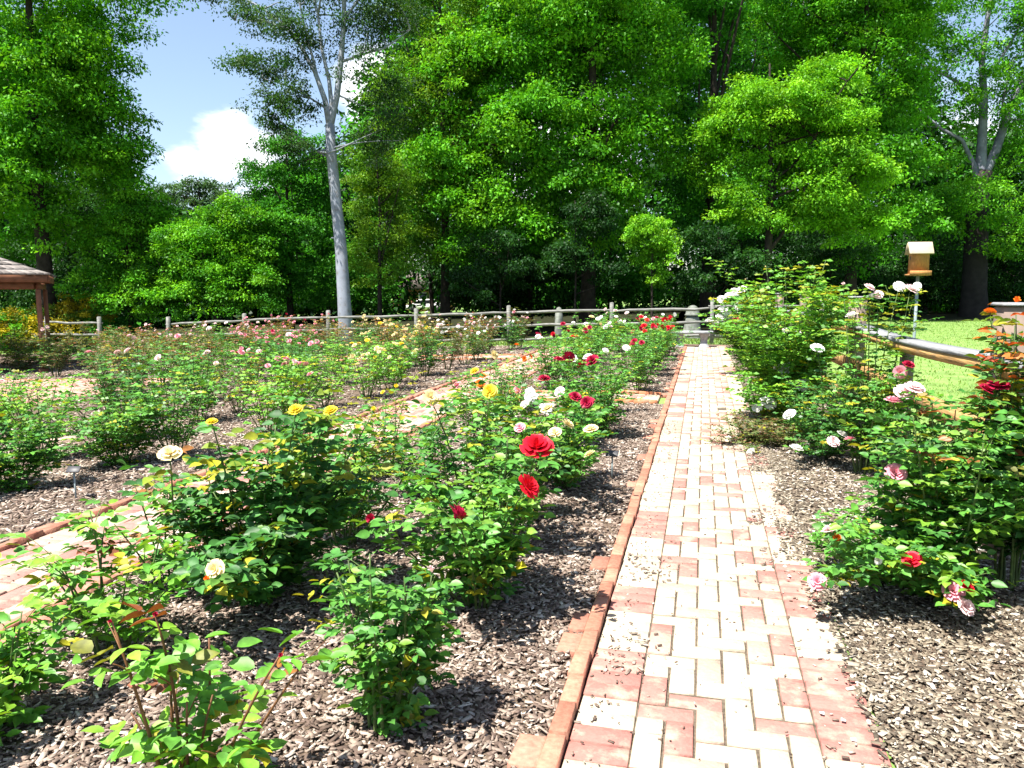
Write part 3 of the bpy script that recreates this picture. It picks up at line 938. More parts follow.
# unit roses: radius about 1, opening upwards
ROSE_FULL = rose_mesh('rose_full', [(3, .05, .16, .1, .95, .9, .0, 0), (4, .08, .36, .05, .95, .7, .10, .5), (5, .1, .58, 0, .95, .62, .16, .2), (6, .1, .82, -.05, .85, .56, .24, .9), (6, .1, 1.0, -.15, .62, .54, .34, .3)], RR, PETAL['red'])
ROSE_OPEN = rose_mesh('rose_open', [(4, .05, .22, .05, .7, .75, .0, 0), (5, .06, .5, 0, .8, .66, .12, .3), (5, .05, .8, -.05, .7, .58, .2, 1.1), (6, .05, 1.05, -.15, .45, .54, .25, .8)], RR, PETAL['white'])
ROSE_BUD = rose_mesh('rose_bud', [(3, .05, .2, 0, 1.3, 1.0, 0, 0), (4, .1, .42, 0, 1.15, .75, .05, .6), (4, .1, .58, -.1, .85, .7, .2, .2)], RR, PETAL['red'])
RMESH = {'full': ROSE_FULL, 'open': ROSE_OPEN, 'bud': ROSE_BUD}


def add_rose(parent, loc, col, size, shape='full', tilt=None, r=RR, name='rose'):
    o = link(name, RMESH[shape], parent)
    o.location = tuple(float(x) for x in loc)
    size *= .82 if col not in ('red', 'crimson') else .95
    o.scale = (size,) * 3
    o.rotation_euler = tilt if tilt else (.55 + .4 * r.randn(), .35 * r.randn(), .6 * r.randn())
    o.material_slots[0].link = 'OBJECT'
    o.material_slots[0].material = PETAL[col]
    return o


RPAL = {
    'green': np.array([(0.045, 0.135, 0.030), (0.060, 0.165, 0.036), (0.075, 0.190, 0.040), (0.032, 0.105, 0.026), (0.11, 0.20, 0.03)]),
    'deep': np.array([(0.028, 0.095, 0.026), (0.038, 0.120, 0.032), (0.050, 0.145, 0.038), (0.022, 0.075, 0.022), (0.07, 0.15, 0.03)]),
    'light': np.array([(0.085, 0.210, 0.030), (0.110, 0.240, 0.034), (0.075, 0.185, 0.030), (0.140, 0.250, 0.030), (0.06, 0.16, 0.03)]),
    'dull': np.array([(0.060, 0.110, 0.030), (0.085, 0.130, 0.035), (0.110, 0.120, 0.040), (0.045, 0.090, 0.025), (0.13, 0.085, 0.04)]),
}
for k_ in RPAL:
    RPAL[k_] = RPAL[k_] * np.array((1.40, 1.55, 1.0))
RPAL['dull'] = np.array([(0.10, 0.145, 0.035), (0.13, 0.16, 0.04), (0.15, 0.125, 0.05), (0.065, 0.115, 0.03), (0.19, 0.11, 0.06)])
YOUNG = {'yellow': np.array([(0.28, 0.30, 0.02), (0.18, 0.26, 0.02)]), 'bronze': np.array([(0.20, 0.06, 0.02), (0.26, 0.11, 0.03), (0.15, 0.16, 0.02)]),
         'flame': np.array([(0.42, 0.07, 0.015), (0.42, 0.13, 0.02), (0.28, 0.26, 0.02), (0.12, 0.2, 0.02), (0.1, 0.18, 0.02)])}


def bush_geo(r, H=1.0, R=.45, canes=9, leaf=.05, dens=1.0, pal='green', young=None, young_p=0.25, from_t=.2, detail=False, tips=(), shoots=5, spread=1.0, cane_r=.006, cane_col=(0.07, 0.11, 0.03), yellowing=.03):
    """Foliage and stem geometry of one rose bush about its foot, and its cane tips."""
    fo, st = Geo(), Geo()
    ends = []
    P, D, Nn, L, T = [], [], [], [], []
    paths = []
    for i in range(canes + len(tips)):
        if i < canes:
            a = i / canes * 2 * math.pi + .5 * r.randn()
            q = R * (0.25 + 0.75 * r.rand()) * spread
            e = np.array([q * math.cos(a), q * math.sin(a), H * (.62 + .38 * r.rand()) * (1.05 - .3 * (q / R) ** 2)])
        else:
            e = np.asarray(tips[i - canes], float)
            a = math.atan2(e[1], e[0])
        b = np.array([.05 * math.cos(a), .05 * math.sin(a), -.02])
        mid = b * .4 + e * .6
        mid[:2] *= .75
        mid[2] = e[2] * .5
        mid += .035 * r.randn(3)
        t = np.linspace(0, 1, 9)[:, None]
        pts = (1 - t) ** 2 * b + 2 * t * (1 - t) * mid + t ** 2 * e
        st.tube(pts, cane_r * (1.2 - .75 * t[:, 0]), 5, np.array(cane_col) * (.7 + .6 * r.rand()))
        paths.append((pts, 1.0))
        ends.append(e)
        for s in range(shoots):
            k = r.randint(2, 8)
            o = pts[k]
            aa = a + 1.3 * r.randn()
            ln = R * (.25 + .45 * r.rand())
            ee = o + np.array([math.cos(aa) * ln * .8, math.sin(aa) * ln * .8, ln * (.1 + .75 * r.rand())])
            ee[2] = max(ee[2], .05)
            t5 = np.linspace(0, 1, 5)[:, None]
            sp = o + (ee - o) * t5 + np.array([0, 0, .05]) * t5 * (1 - t5) * 4 * ln
            st.tube(sp, cane_r * .5 * (1 - .6 * t5[:, 0]), 4, np.array(cane_col) * (.8 + .5 * r.rand()))
            paths.append((sp, .6))
    for pts, wgt in paths:
        ln = np.linalg.norm(np.diff(pts, axis=0), axis=1).sum()
        k = int(max(2, dens * (.88 if detail else 1) * ln / .038))
        for j in range(k):
            s = (from_t if wgt == 1.0 else .1) + (1 - (from_t if wgt == 1.0 else .1)) * (j + r.rand()) / k
            f = s * (len(pts) - 1)
            i0 = min(int(f), len(pts) - 2)
            p = pts[i0] + (pts[i0 + 1] - pts[i0]) * (f - i0)
            a = j * 2.4 + r.rand() * 1.2
            out = np.array([math.cos(a), math.sin(a), .25 + .35 * r.rand()])
            rl = leaf * (1.1 + .9 * r.rand())
            sd = np.array([-math.sin(a), math.cos(a), 0])
            dr = np.array([0, 0, -.35 - .3 * r.rand()])
            hue = r.rand()
            yp = young is not None and p[2] > H * .62 and hue < young_p * (0.4 + 1.2 * (p[2] / H - .6))
            if yp:
                base = YOUNG[young][r.randint(len(YOUNG[young]))]
            elif r.rand() < yellowing:
                base = np.array((.34, .33, .02))
            else:
                base = RPAL[pal][r.randint(len(RPAL[pal]))]
            up = np.array([.45 * r.randn(), .45 * r.randn(), 1.0])
            for (u, sg, sz) in ((1.0, 0, 1.1), (.62, 1, 1.0), (.62, -1, 1.0), (.25, 1, .8), (.25, -1, .8)):
                if u == .25 and r.rand() < .3:
                    continue
                q = p + out * rl * u + dr * rl * u * u * .6
                d = out * (1.0 if sg == 0 else .45) + sd * sg * .9 + dr * .6
                P.append(q)
                D.append(d)
                Nn.append(up + .25 * r.randn(3))
                L.append(leaf * sz * (.75 + .5 * r.rand()))
                T.append(base * (.75 + .5 * r.rand()))
    P, L = np.array(P), np.array(L)
    P[:, 2] = np.maximum(P[:, 2], .015)
    fo.leaves(P, D, Nn, L, L * .66, np.array(T), detail=detail)
    return fo, st, ends


def rose_bush(name, label, loc, seed, roses=(), group=None, auto=None, cat='rose bush', **kw):
    """One rose bush with its own geometry; roses: (point, colour, radius, shape) in world metres, or tips by count."""
    r = RS(seed)
    t = thing(name, label, cat, loc, 0, group)
    loc = np.asarray(loc, float)
    tips = [np.asarray(q[0], float) - loc for q in roses]
    fo, st, ends = bush_geo(r, tips=tips, **kw)
    fo.obj('foliage', LEAF_ROSE, t)
    st.obj('stem', M_CANE, t, smooth=True)
    for q, tp in zip(roses, tips):
        lean = q[4] if len(q) > 4 else None
        add_rose(t, tp + np.array([0, 0, .0]), q[1], q[2], q[3] if len(q) > 3 else 'full', lean, r)
    if auto:
        n, cols, size = auto
        pts = sorted(ends, key=lambda e: -e[2])[:max(n, 1)]
        for i in range(n):
            e = pts[i % len(pts)] + (0 if i < len(pts) else .07) * r.randn(3)
            add_rose(t, e, cols[r.randint(len(cols))], size * (.75 + .5 * r.rand()), ['full', 'open', 'bud'][r.choice(3, p=[.45, .4, .15])], None, r)
    return t


FACE = (math.radians(55), 0, 0)      # bloom nods towards the path walker


def rw_(px, py, depth, col, size, shape='full', lean=None):
    return (at(px, py, depth * .96), col, size * 1.12, shape, lean)


G_BED = 'rose bushes in the bed beside the main path'
B1 = gnd(385, 728)
rose_bush('rose_bush', 'compact leafy bush without open blooms, alone in mulch nearest the main brick path', B1, 101, H=.70, R=.22, canes=11, leaf=.04, dens=1.15, pal='green', from_t=.05, detail=True, shoots=7, group=G_BED,
          roses=[rw_(432, 572, 2.75, 'blush', .02, 'bud')])
B2 = gnd(478, 606)
rose_bush('rose_bush', 'tall rose bush carrying the large bright red blooms beside the main path', B2, 102, H=.9, R=.36, canes=9, leaf=.052, dens=.95, pal='green', from_t=.12, detail=True, shoots=5, group=G_BED,
          roses=[rw_(537, 450, 3.55, 'red', .062, 'full', (.5, .1, 0)), rw_(526, 488, 3.45, 'red', .048, 'full', (.9, .3, 1)), rw_(456, 517, 3.3, 'crimson', .047, 'full', (.8, 0, 2)), rw_(427, 483, 3.6, 'orange', .02, 'bud'), rw_(372, 519, 3.6, 'crimson', .03, 'bud')])
B2b = gnd(470, 545)
rose_bush('rose_bush', 'tall yellow flowered bush just behind the bright red blooms', B2b, 112, H=1.05, R=.38, canes=8, leaf=.046, dens=.85, pal='green', young='yellow', young_p=.3, from_t=.15, detail=True, shoots=5, group=G_BED,
          roses=[rw_(490, 392, 4.3, 'yellow', .04, 'full'), rw_(430, 398, 4.4, 'cream', .045, 'open'), rw_(548, 409, 4.4, 'cream', .04, 'open'), rw_(525, 405, 4.6, 'white', .03, 'open'), rw_(520, 428, 4.3, 'pink', .03, 'open'), rw_(555, 433, 4.3, 'cream', .035, 'open'), rw_(533, 397, 4.6, 'white', .03, 'open')])
B3 = gnd(262, 596)
rose_bush('rose_bush', 'broad dark glossy bush with brown centre and tall yellow roses between paths', B3, 103, H=.88, R=.47, canes=13, leaf=.058, dens=1.1, pal='deep', young='yellow', young_p=.3, from_t=.1, detail=True, shoots=5, yellowing=.06, group=G_BED,
          roses=[rw_(296, 411, 3.6, 'yellow', .032), rw_(331, 412, 3.7, 'yellow', .032), rw_(212, 423, 3.7, 'yellow', .026), rw_(374, 411, 3.9, 'yellow', .022, 'bud'), rw_(216, 570, 3.15, 'cream', .04, 'open', (1.1, 0, 0)), rw_(207, 580, 3.1, 'orange', .018, 'bud')])
rose_bush('rose_bush', 'slender bush topped by one cream rose with pink rim, by narrow path edging', gnd(172, 590), 104, H=.6, R=.3, canes=6, leaf=.05, dens=.8, pal='green', young='bronze', young_p=.4, detail=True, shoots=3, group=G_BED,
          roses=[rw_(170, 455, 3.6, 'cream', .05, 'open', (.4, .2, 0))])
rose_bush('rose_bush', 'light green bush over deep shadow, second from the photo corner', gnd(112, 655), 105, H=.62, R=.36, canes=8, leaf=.052, dens=.65, pal='light', young='bronze', young_p=.3, from_t=.25, detail=True, shoots=5, group=G_BED)
rose_bush('rose_bush', 'pale leafy bush filling the lower corner of the photo by the narrow path', gnd(5, 740) + np.array([-.05, 0, 0]), 106, H=.5, R=.28, canes=8, leaf=.05, dens=.9, pal='light', from_t=.1, detail=True, shoots=6, group=G_BED)
p = gnd(232, 766) + np.array([.02, -.22, 0])
rose_bush('rose_bush', 'young upright bush with large pale leaves and red thorny shoot tips', p, 107, H=.50, R=.24, canes=6, leaf=.06, dens=.45, pal='light', young='bronze', young_p=.2, from_t=.1, detail=True, shoots=2, cane_col=(.16, .07, .03), group=G_BED,
          roses=[rw_(280, 655, 2.2, 'crimson', .009, 'bud'), rw_(112, 622, 2.15, 'crimson', .008, 'bud'), rw_(155, 615, 2.15, 'crimson', .010, 'bud'), rw_(300, 668, 2.25, 'crimson', .008, 'bud')])
rose_bush('rose_bush', 'loose open bush with yellowing leaves behind the dark glossy bush', gnd(345, 545), 108, H=.8, R=.46, canes=9, leaf=.048, dens=.8, pal='green', young='yellow', young_p=.3, detail=True, shoots=4, yellowing=.1, group=G_BED,
          roses=[rw_(475, 372, 5.2, 'yellow', .03), rw_(358, 425, 4.5, 'cream', .02, 'bud')])
rose_bush('rose_bush', 'low green tuft sprouting in mulch before the dark glossy bush', gnd(345, 610), 109, H=.34, R=.18, canes=5, leaf=.045, dens=.9, pal='deep', detail=True, shoots=3, group=G_BED)
rose_bush('rose_bush', 'cream and white flowered bush beside main path, nearest before the cross path', gnd(560, 486), 110, H=.72, R=.4, canes=10, leaf=.046, dens=1.0, pal='green', from_t=.1, detail=True, shoots=5, group=G_BED,
          roses=[rw_(567, 425, 5.6, 'cream', .05, 'open'), rw_(591, 430, 5.5, 'cream', .05, 'open'), rw_(531, 397, 5.7, 'white', .045, 'open'), rw_(545, 410, 5.6, 'white', .05, 'open'), rw_(590, 455, 5.3, 'cream', .04, 'open'), rw_(575, 398, 5.9, 'crimson', .04), rw_(587, 403, 5.8, 'crimson', .04)])
rose_bush('rose_bush', 'leafy bush with small crimson blooms directly before the cross path edging', gnd(598, 438), 111, H=.8, R=.42, canes=11, leaf=.045, dens=1.2, pal='green', from_t=.1, shoots=5, group=G_BED,
          roses=[rw_(573, 397, 7.4, 'crimson', .045), rw_(590, 402, 7.3, 'crimson', .04), rw_(560, 392, 7.6, 'blush', .05, 'open'), rw_(530, 393, 7.8, 'white', .05, 'open'), rw_(544, 380, 7.8, 'crimson', .05)])
rose_bush('rose_bush', 'deep green bush between paths with no blooms, behind the yellow roses', gnd(420, 500), 113, H=.75, R=.38, canes=8, leaf=.046, dens=.8, pal='deep', from_t=.1, shoots=5, group=G_BED, auto=(2, ['cream'], .03))
rose_bush('rose_bush', 'bronze tipped bush between paths just short of the cross path', gnd(485, 445), 114, H=.75, R=.42, canes=9, leaf=.045, dens=.9, pal='green', young='bronze', from_t=.1, shoots=5, group=G_BED, auto=(4, ['crimson', 'orange', 'pink'], .045))
rose_bush('rose_bush', 'mid green bush close behind the tall red flowered one', gnd(520, 520), 115, H=.68, R=.34, canes=8, leaf=.046, dens=.85, pal='deep', from_t=.1, detail=True, shoots=5, group=G_BED)

rose_bush('rose_bush', 'airy yellow leaved bush beside narrow path, in front of its pale bricks', gnd(385, 476), 116, H=.75, R=.42, canes=9, leaf=.045, dens=.8, pal='green', young='yellow', young_p=.6, from_t=.15, shoots=4, yellowing=.12, group=G_BED, auto=(2, ['yellow'], .03))
rose_bush('rose_bush', 'leggy bush with bare lower canes hiding the narrow path edging', gnd(310, 512), 117, H=.78, R=.36, canes=8, leaf=.046, dens=.8, pal='deep', from_t=.35, shoots=4, yellowing=.05, detail=True, group=G_BED)
# generic bushes: shared shapes, one object each
VAR = []
for i, kw in enumerate([dict(pal='green'), dict(pal='deep'), dict(pal='dull', young='bronze', young_p=.7, dens=.6, leaf=.048), dict(pal='green', young='yellow', young_p=.4), dict(pal='dull', dens=.6, H=1.1, leaf=.045), dict(pal='light'), dict(pal='deep', young='bronze', young_p=.4), dict(pal='dull', young='bronze', young_p=.9, dens=.5, H=1.15, leaf=.045)]):
    r = RS(300 + i)
    k = dict(H=.95 + .15 * r.rand(), R=.52, canes=11, leaf=.052, dens=.64, from_t=.22, shoots=4)
    k.update(kw)
    fo, st, ends = bush_geo(r, **k)
    VAR.append((fo.mesh('foliage', LEAF_ROSE), st.mesh('stem', M_CANE), sorted(ends, key=lambda e: -e[2])))
WORD = {'red': 'red', 'crimson': 'dark red', 'pink': 'pink', 'blush': 'pale pink', 'white': 'white', 'yellow': 'yellow', 'cream': 'cream', 'orange': 'orange'}
LEAFWORD = ['green', 'dark green', 'bronze tipped', 'yellow tipped', 'olive green', 'light green', 'dark bronze', 'sparse brownish']
ORD = ['first', 'second', 'third', 'fourth', 'fifth', 'sixth', 'seventh', 'eighth', 'ninth', 'tenth', 'eleventh', 'twelfth', 'thirteenth', 'fourteenth', 'fifteenth', 'sixteenth', 'seventeenth', 'eighteenth', 'nineteenth', 'twentieth']


def generic(x, y, label_end, group, r, cols, n_roses, size=.055, var=None, sc=None):
    v = r.randint(len(VAR)) if var is None else var
    fm, sm, ends = VAR[v]
    s = sc or (.75 + .35 * r.rand())
    what = (WORD[cols[0]] + ' flowered' if n_roses else LEAFWORD[v]) + ' rose bush'
    t = thing('rose_bush', what + ', ' + label_end, 'rose bush', (x, y, float(terr(x))), 1.2 * r.randn(), group)
    t.scale = (s * (.9 + .2 * r.rand()), s * (.9 + .2 * r.rand()), s)
    link('foliage', fm, t)
    link('stem', sm, t)
    for i in range(n_roses):
        e = ends[i % len(ends)] + (0.02 if i < len(ends) else .09) * r.randn(3)
        add_rose(t, e, cols[r.randint(len(cols))] if r.rand() < .3 else cols[0], size / s * (.75 + .5 * r.rand()), ['full', 'open'][r.randint(2)], None, r)
    return t


ra = RS(401)
# bed between the paths, past the cross path: two rows
for row, x in ((0, -1.05), (1, -2.25)):
    ys = np.arange(21.0, 11.5, -1.05)
    for i, y in enumerate(ys):
        cols = [['white', 'blush'], ['pink', 'white'], ['crimson', 'red'], ['red'], ['red', 'crimson'], ['red', 'crimson'], ['crimson', 'red'], ['red'], ['crimson', 'red'], ['crimson']][i] if row == 0 else [['blush'], ['pink', 'blush'], ['white', 'blush'], ['blush'], ['white'], ['cream'], ['crimson'], ['red'], ['crimson'], ['white']][i]
        generic(x + .12 * ra.randn(), y + .1 * ra.randn(), '%s from rail fence, row %s' % (ORD[i], 'beside the main path' if row == 0 else 'beside the narrow path'), 'rose bushes past the cross path', ra, cols, ra.randint(2, 6), .052, var=ra.choice([0, 1, 0, 3, 5]), sc=.85 + .25 * ra.rand())
for y, lab, c in ((9.4, 'nearer side of the cross path, row beside the main path', ['white']), (8.3, 'last but one before the cross path, beside the main path', ['crimson'])):
    generic(-1.25, y, lab, G_BED, ra, c, 4, .06, var=0, sc=.9)
for y, lab, c in ((9.5, 'nearer side of the cross path, row beside the narrow path', ['orange']), (8.4, 'last but one before the cross path, beside the narrow path', ['cream'])):
    generic(-2.3, y, lab, G_BED, ra, c, 3, .05, var=3, sc=.85)

# the big bed beyond the narrow path
rows = [-4.95, -6.05, -7.2, -8.4, -9.6, -10.9, -12.2, -13.6, -15.0, -16.6, -18.3]
rb = RS(402)
LAB2 = 'big bed rose bushes beyond the narrow path'
for ri, x in enumerate(rows):
    ymin = max(4.2, -x / 1.12 - .3)
    ys = [y for y in np.arange(21.2, ymin, -1.06 - .02 * ri) if not (17.2 < y < 18.6 and x > -10.3) and not (9.3 < y < 13.6 and x < -9.7)]
    for i, y in enumerate(ys):
        xx, yy = x + .15 * rb.randn(), y + .15 * rb.randn()
        if yy < 6.3 and xx > -5.4:
            continue
        # blossom colour by where the photo shows it
        P = np.array([xx, yy, terr(xx) + .9]) - np.array([0, 0, CAM_H])
        px = 512 + F_PX * (P @ _r) / (P @ _f)
        py = 384 - F_PX * (P @ _u) / (P @ _f)
        if py < 352 and 355 < px < 430:
            cols, n = ['cream', 'yellow'], rb.randint(6, 12)
        elif py < 352 and px > 430:
            cols, n = ['white', 'blush', 'pink'], rb.randint(4, 9)
        elif py < 360 and 240 < px < 320:
            cols, n = ['pink', 'blush', 'crimson'], rb.randint(4, 9)
        elif px > 420:
            cols, n = ['orange', 'cream', 'crimson'], rb.randint(1, 4)
        elif px > 300:
            cols, n = ['cream', 'white', 'yellow'], rb.randint(0, 3)
        elif px > 120:
            cols, n = ['blush', 'pink', 'white'], rb.randint(0, 4)
        else:
            cols, n = ['blush', 'pink'], rb.randint(0, 3)
        if px < 85 and 8.0 < yy < 14:
            continue
        left = px < 260
        v = rb.choice([2, 4, 7, 7, 2, 6, 0]) if (left and yy > 8) or yy > 13 else rb.choice([0, 1, 3, 5, 1, 0])
        generic(xx, yy, '%s from rail fence, %s row past the narrow path' % (ORD[i], ORD[ri]), LAB2, rb, cols, int(n), .042, var=int(v), sc=(.78 + .3 * rb.rand()) if left else .82 + .28 * rb.rand())
rose_bush('rose_bush', 'low rounded bright green bush with shadow under it, beyond the narrow path edging', gnd(122, 466), 121, H=.66, R=.46, canes=12, leaf=.05, dens=1.2, pal='green', from_t=.05, shoots=6, group=LAB2)
rose_bush('rose_bush', 'dense bright bush cut by the photo edge near the black plant marker', gnd(10, 492), 122, H=.72, R=.46, canes=12, leaf=.05, dens=1.3, pal='green', from_t=.05, shoots=6, group=LAB2)
# pale plants by the pavilion
rl = RS(403)
for i, (px, py) in enumerate([(20, 372), (62, 362), (100, 366), (140, 358), (30, 352), (80, 350), (125, 349), (165, 352)]):
    q = gnd(px, py)
    fo, st, e_ = bush_geo(RS(500 + i), H=.5, R=.6, canes=9, leaf=.07, dens=.7, pal='dull', young='yellow', young_p=.5, shoots=4)
    t = thing('low_shrub', ['low yellowish shrub, %s one on the pavilion side of the big bed' % ORD[i], ''][0], 'shrub', q, 0, 'low yellowish shrubs near the pavilion')
    fo.obj('foliage', LEAF_ROSE, t)
    st.obj('stem', M_CANE, t, smooth=True)

# right hand bed, along the board fence
G_R = 'roses along the board fence'
C1 = np.array([1.2, 4.2, 0])
rose_bush('rose_bush', 'large pink flowered bush in front of the board fence with black shade inside', C1, 131, H=1.06, R=.5, canes=14, leaf=.048, dens=1.15, pal='green', young='bronze', young_p=.12, from_t=.08, detail=True, shoots=6, group=G_R,
          roses=[rw_(895, 474, 3.95, 'pink', .05, 'full', (.9, 0, 0)), rw_(905, 393, 4.3, 'blush', .055, 'open', (.6, 0, 0)), rw_(914, 389, 4.25, 'blush', .05, 'open', (.4, .2, 0)), rw_(893, 402, 4.3, 'pink', .045, 'open'), rw_(832, 531, 3.75, 'blush', .045, 'open'), rw_(836, 538, 3.7, 'orange', .03, 'bud'), rw_(817, 582, 3.6, 'pink', .04, 'open', (.8, 0, 0)), rw_(912, 560, 3.6, 'red', .035, 'open'), rw_(953, 592, 3.55, 'pink', .045, 'open', (.8, 0, 0)), rw_(965, 607, 3.5, 'blush', .04, 'open'), rw_(965, 588, 3.5, 'red', .03), rw_(998, 388, 4.0, 'crimson', .05, 'open', (.2, 0, 0)), rw_(985, 390, 4.0, 'crimson', .035, 'open'), rw_(878, 560, 3.6, 'white', .02, 'open')])
rose_bush('rose_bush', 'low spreading green branch of pink roses between large bush and the path', np.array([.86, 4.25, 0]), 132, H=.4, R=.3, canes=8, leaf=.042, dens=1.1, pal='green', from_t=.05, detail=True, shoots=5, group=G_R)
rose_bush('rose_bush', 'tall bush with flame orange new leaves against the thick brown fence post', np.array([1.53, 4.3, 0]), 133, H=1.36, R=.2, canes=12, leaf=.05, dens=1.5, pal='deep', young='flame', young_p=.95, from_t=.2, detail=True, shoots=4, group=G_R,
          roses=[rw_(1016, 303, 4.7, 'orange', .035, 'bud'), rw_(990, 312, 4.5, 'orange', .03, 'open')])
rose_bush('rose_bush', 'airy bush on thin canes with pale pink blooms below the birdhouse', np.array([1.3, 6.75, 0]), 134, H=.92, R=.42, canes=11, leaf=.042, dens=1.0, pal='green', young='yellow', young_p=.3, from_t=.2, detail=True, shoots=5, group=G_R,
          roses=[rw_(910, 290, 6.9, 'blush', .06, 'open'), rw_(899, 287, 6.95, 'white', .05, 'open'), rw_(917, 287, 6.9, 'white', .04, 'open'), rw_(869, 288, 6.7, 'blush', .045, 'open'), rw_(872, 297, 6.7, 'white', .045, 'open'), rw_(878, 295, 6.7, 'blush', .04, 'open'), rw_(852, 316, 6.6, 'white', .05, 'open'), rw_(843, 285, 6.9, 'blush', .025, 'bud'), rw_(900, 372, 6.3, 'pink', .05, 'open'), rw_(908, 366, 6.3, 'crimson', .04)])
rose_bush('rose_bush', 'bush with white blooms and dark bare base, behind the creeping patch', np.array([1.1, 7.4, 0]), 135, H=.85, R=.42, canes=12, leaf=.042, dens=1.0, pal='deep', from_t=.25, shoots=5, group=G_R,
          roses=[rw_(817, 349, 7.2, 'white', .06, 'open'), rw_(790, 415, 6.9, 'white', .055, 'open'), rw_(796, 449, 6.7, 'white', .055, 'open'), rw_(833, 442, 6.6, 'blush', .05, 'open'), rw_(850, 440, 6.5, 'pink', .045, 'open'), rw_(842, 435, 6.6, 'white', .045, 'open')])
C2 = np.array([.98, 8.9, 0])
rose_bush('rose_bush', 'biggest bright green rose shrub, arching over the path edge with white clusters', C2, 136, H=1.82, R=.9, canes=28, leaf=.058, dens=1.05, pal='light', young='yellow', young_p=.35, from_t=.06, shoots=7, group=G_R,
          roses=[rw_(784, 370, 8.4, 'white', .07, 'open'), rw_(790, 367, 8.4, 'white', .06, 'open'), rw_(778, 369, 8.4, 'white', .06, 'open'), rw_(803, 385, 8.3, 'white', .07, 'open'), rw_(764, 402, 8.2, 'white', .06, 'open'), rw_(770, 404, 8.2, 'white', .06, 'open'), rw_(757, 408, 8.2, 'white', .05, 'open'), rw_(766, 267, 9.2, 'cream', .015, 'bud'), rw_(785, 273, 9.2, 'cream', .015, 'bud'), rw_(745, 280, 9.4, 'cream', .015, 'bud')])
rose_bush('rose_bush', 'white cluster flowered rose leaning over the path next to the bench', np.array([.95, 14.6, 0]), 137, H=1.25, R=.62, canes=14, leaf=.06, dens=.9, pal='green', young='yellow', shoots=5, group=G_R,
          roses=[rw_(720 + a, 318 + b, 14.2, 'white', .085, 'open') for a, b in ((0, 0), (8, -3), (14, 2), (-5, 5), (5, 6), (-10, 3), (2, -18), (10, -22), (18, -12), (22, -28), (14, -25), (3, -8), (-2, 8))] + [rw_(736, 321, 14.0, 'crimson', .06)])
for y, lab in ((11.6, 'hidden mostly behind the biggest bright shrub, along the board fence'), (13.0, 'between the biggest bright shrub and white cluster rose'), (17.4, 'farthest along the board fence by the bench'), (19.4, 'last along the board fence, at the rail fence corner')):
    generic(1.15, y, lab, G_R, ra, ['white', 'pink'], 5, .06, var=5, sc=1.1)
t = rose_bush('creeping_rose', 'low creeping patch of fine leaves and white petals spilling onto the brick path', np.array([.62, 7.9, 0]), 138, H=.16, R=.5, canes=16, leaf=.032, dens=1.3, pal='dull', from_t=.1, shoots=5, group=None, cat='ground cover plant',
              roses=[rw_(744, 428, 7.9, 'white', .035, 'open'), rw_(728, 438, 7.8, 'white', .03, 'open'), rw_(751, 452, 7.4, 'white', .04, 'open'), rw_(705, 441, 7.9, 'white', .02, 'open')])
# fallen petals
g = Geo()
rpt = RS(8)
n = 420
y = 2.2 + 7.5 * rpt.rand(n) ** .8
x = .45 + .9 * rpt.rand(n)
P = np.stack([x, y, np.where(x < .62, .022, .026) + .004 * rpt.rand(n)], 1)
a = rpt.rand(n) * 6.28
g.leaves(P, np.stack([np.cos(a), np.sin(a), .1 * rpt.randn(n)], 1), np.stack([.2 * rpt.randn(n), .2 * rpt.randn(n), np.ones(n)], 1), .022, .022, np.array((.75, .62, .6)) * (.8 + .25 * rpt.rand(n, 1)))
kind(g.obj('fallen_petals', M_CHIP), 'stuff')

# shrubs by the pavilion
for (px, py, H_, R_, dep, pal, lab, sd) in [(22, 312, 1.1, 1.3, 29, 'yellow', 'golden flowered shrub left of the pavilion post', 61), (62, 305, 1.5, 1.5, 30, 'yellow', 'golden flowered shrub just past the pavilion post by the short rail', 62),
                                            (8, 318, 1.2, 1.6, 29, 'bright', 'green shrub seen under the pavilion roof', 63), (100, 312, 1.0, 1.5, 31, 'mid', 'green shrub behind the end post of the short rail', 64)]:
    b = foot(px, dep)
    tree('garden_shrub', lab, b, H_, .05, [(0, 0, H_ * .7, R_, R_, H_ * .7), (.5, 0, H_ * .5, R_ * .7, R_ * .7, H_ * .5)], pal, 80, RS(sd), per=60, L=.13, spray=.35, gaps=.05, limbs=5, cat='shrub')

# ------------------------------------------------------------------ split rail fence across the far end
FY = 22.5
fence = thing('split_rail_fence', 'long weathered split rail fence along the wood edge behind the roses', 'fence', (0, FY, 0))
rf = RS(9)
xs = [0.25, -2.55, -5.58, -8.5, -11.45, -14.4, -17.25, -19.95, -22.1]
tops = [1.25, 1.15, 1.05, .95, .87, .75, .62, .60, .60]
xs = [3.1] + xs
tops = [1.27] + tops
for x, zt in zip(xs, tops):
    g = Geo()
    zb = float(terr(x)) - .1
    wv = .052
    M = np.array([(1, 0, rf.randn() * .012), (0, 1, rf.randn() * .012), (0, 0, 1)])
    g.slab((-wv, -wv, zb), (wv, wv, zt), .02, M=M, off=(x, 0, 0))
    g.obj('post', M_GREYWOOD, fence)
for i in range(len(xs) - 1):
    if i == 7:
        continue
    for dz in ((.22, .62, 1.0) if i < 4 else (.22, .62)):
        g = Geo()
        a = np.array([xs[i] + .12, rf.randn() * .02, tops[i] - dz])
        b = np.array([xs[i + 1] - .12, rf.randn() * .02, tops[i + 1] - dz + .03 * rf.randn()])
        t = np.linspace(0, 1, 6)[:, None]
        pts = a + (b - a) * t
        pts[1:-1, 2] += .015 * rf.randn(4)
        pts[:, 1] += .012 * rf.randn(6)
        g.tube(pts, np.array([.025, .042, .048, .046, .042, .025]), 5)
        g.obj('rail', M_GREYWOOD, fence)

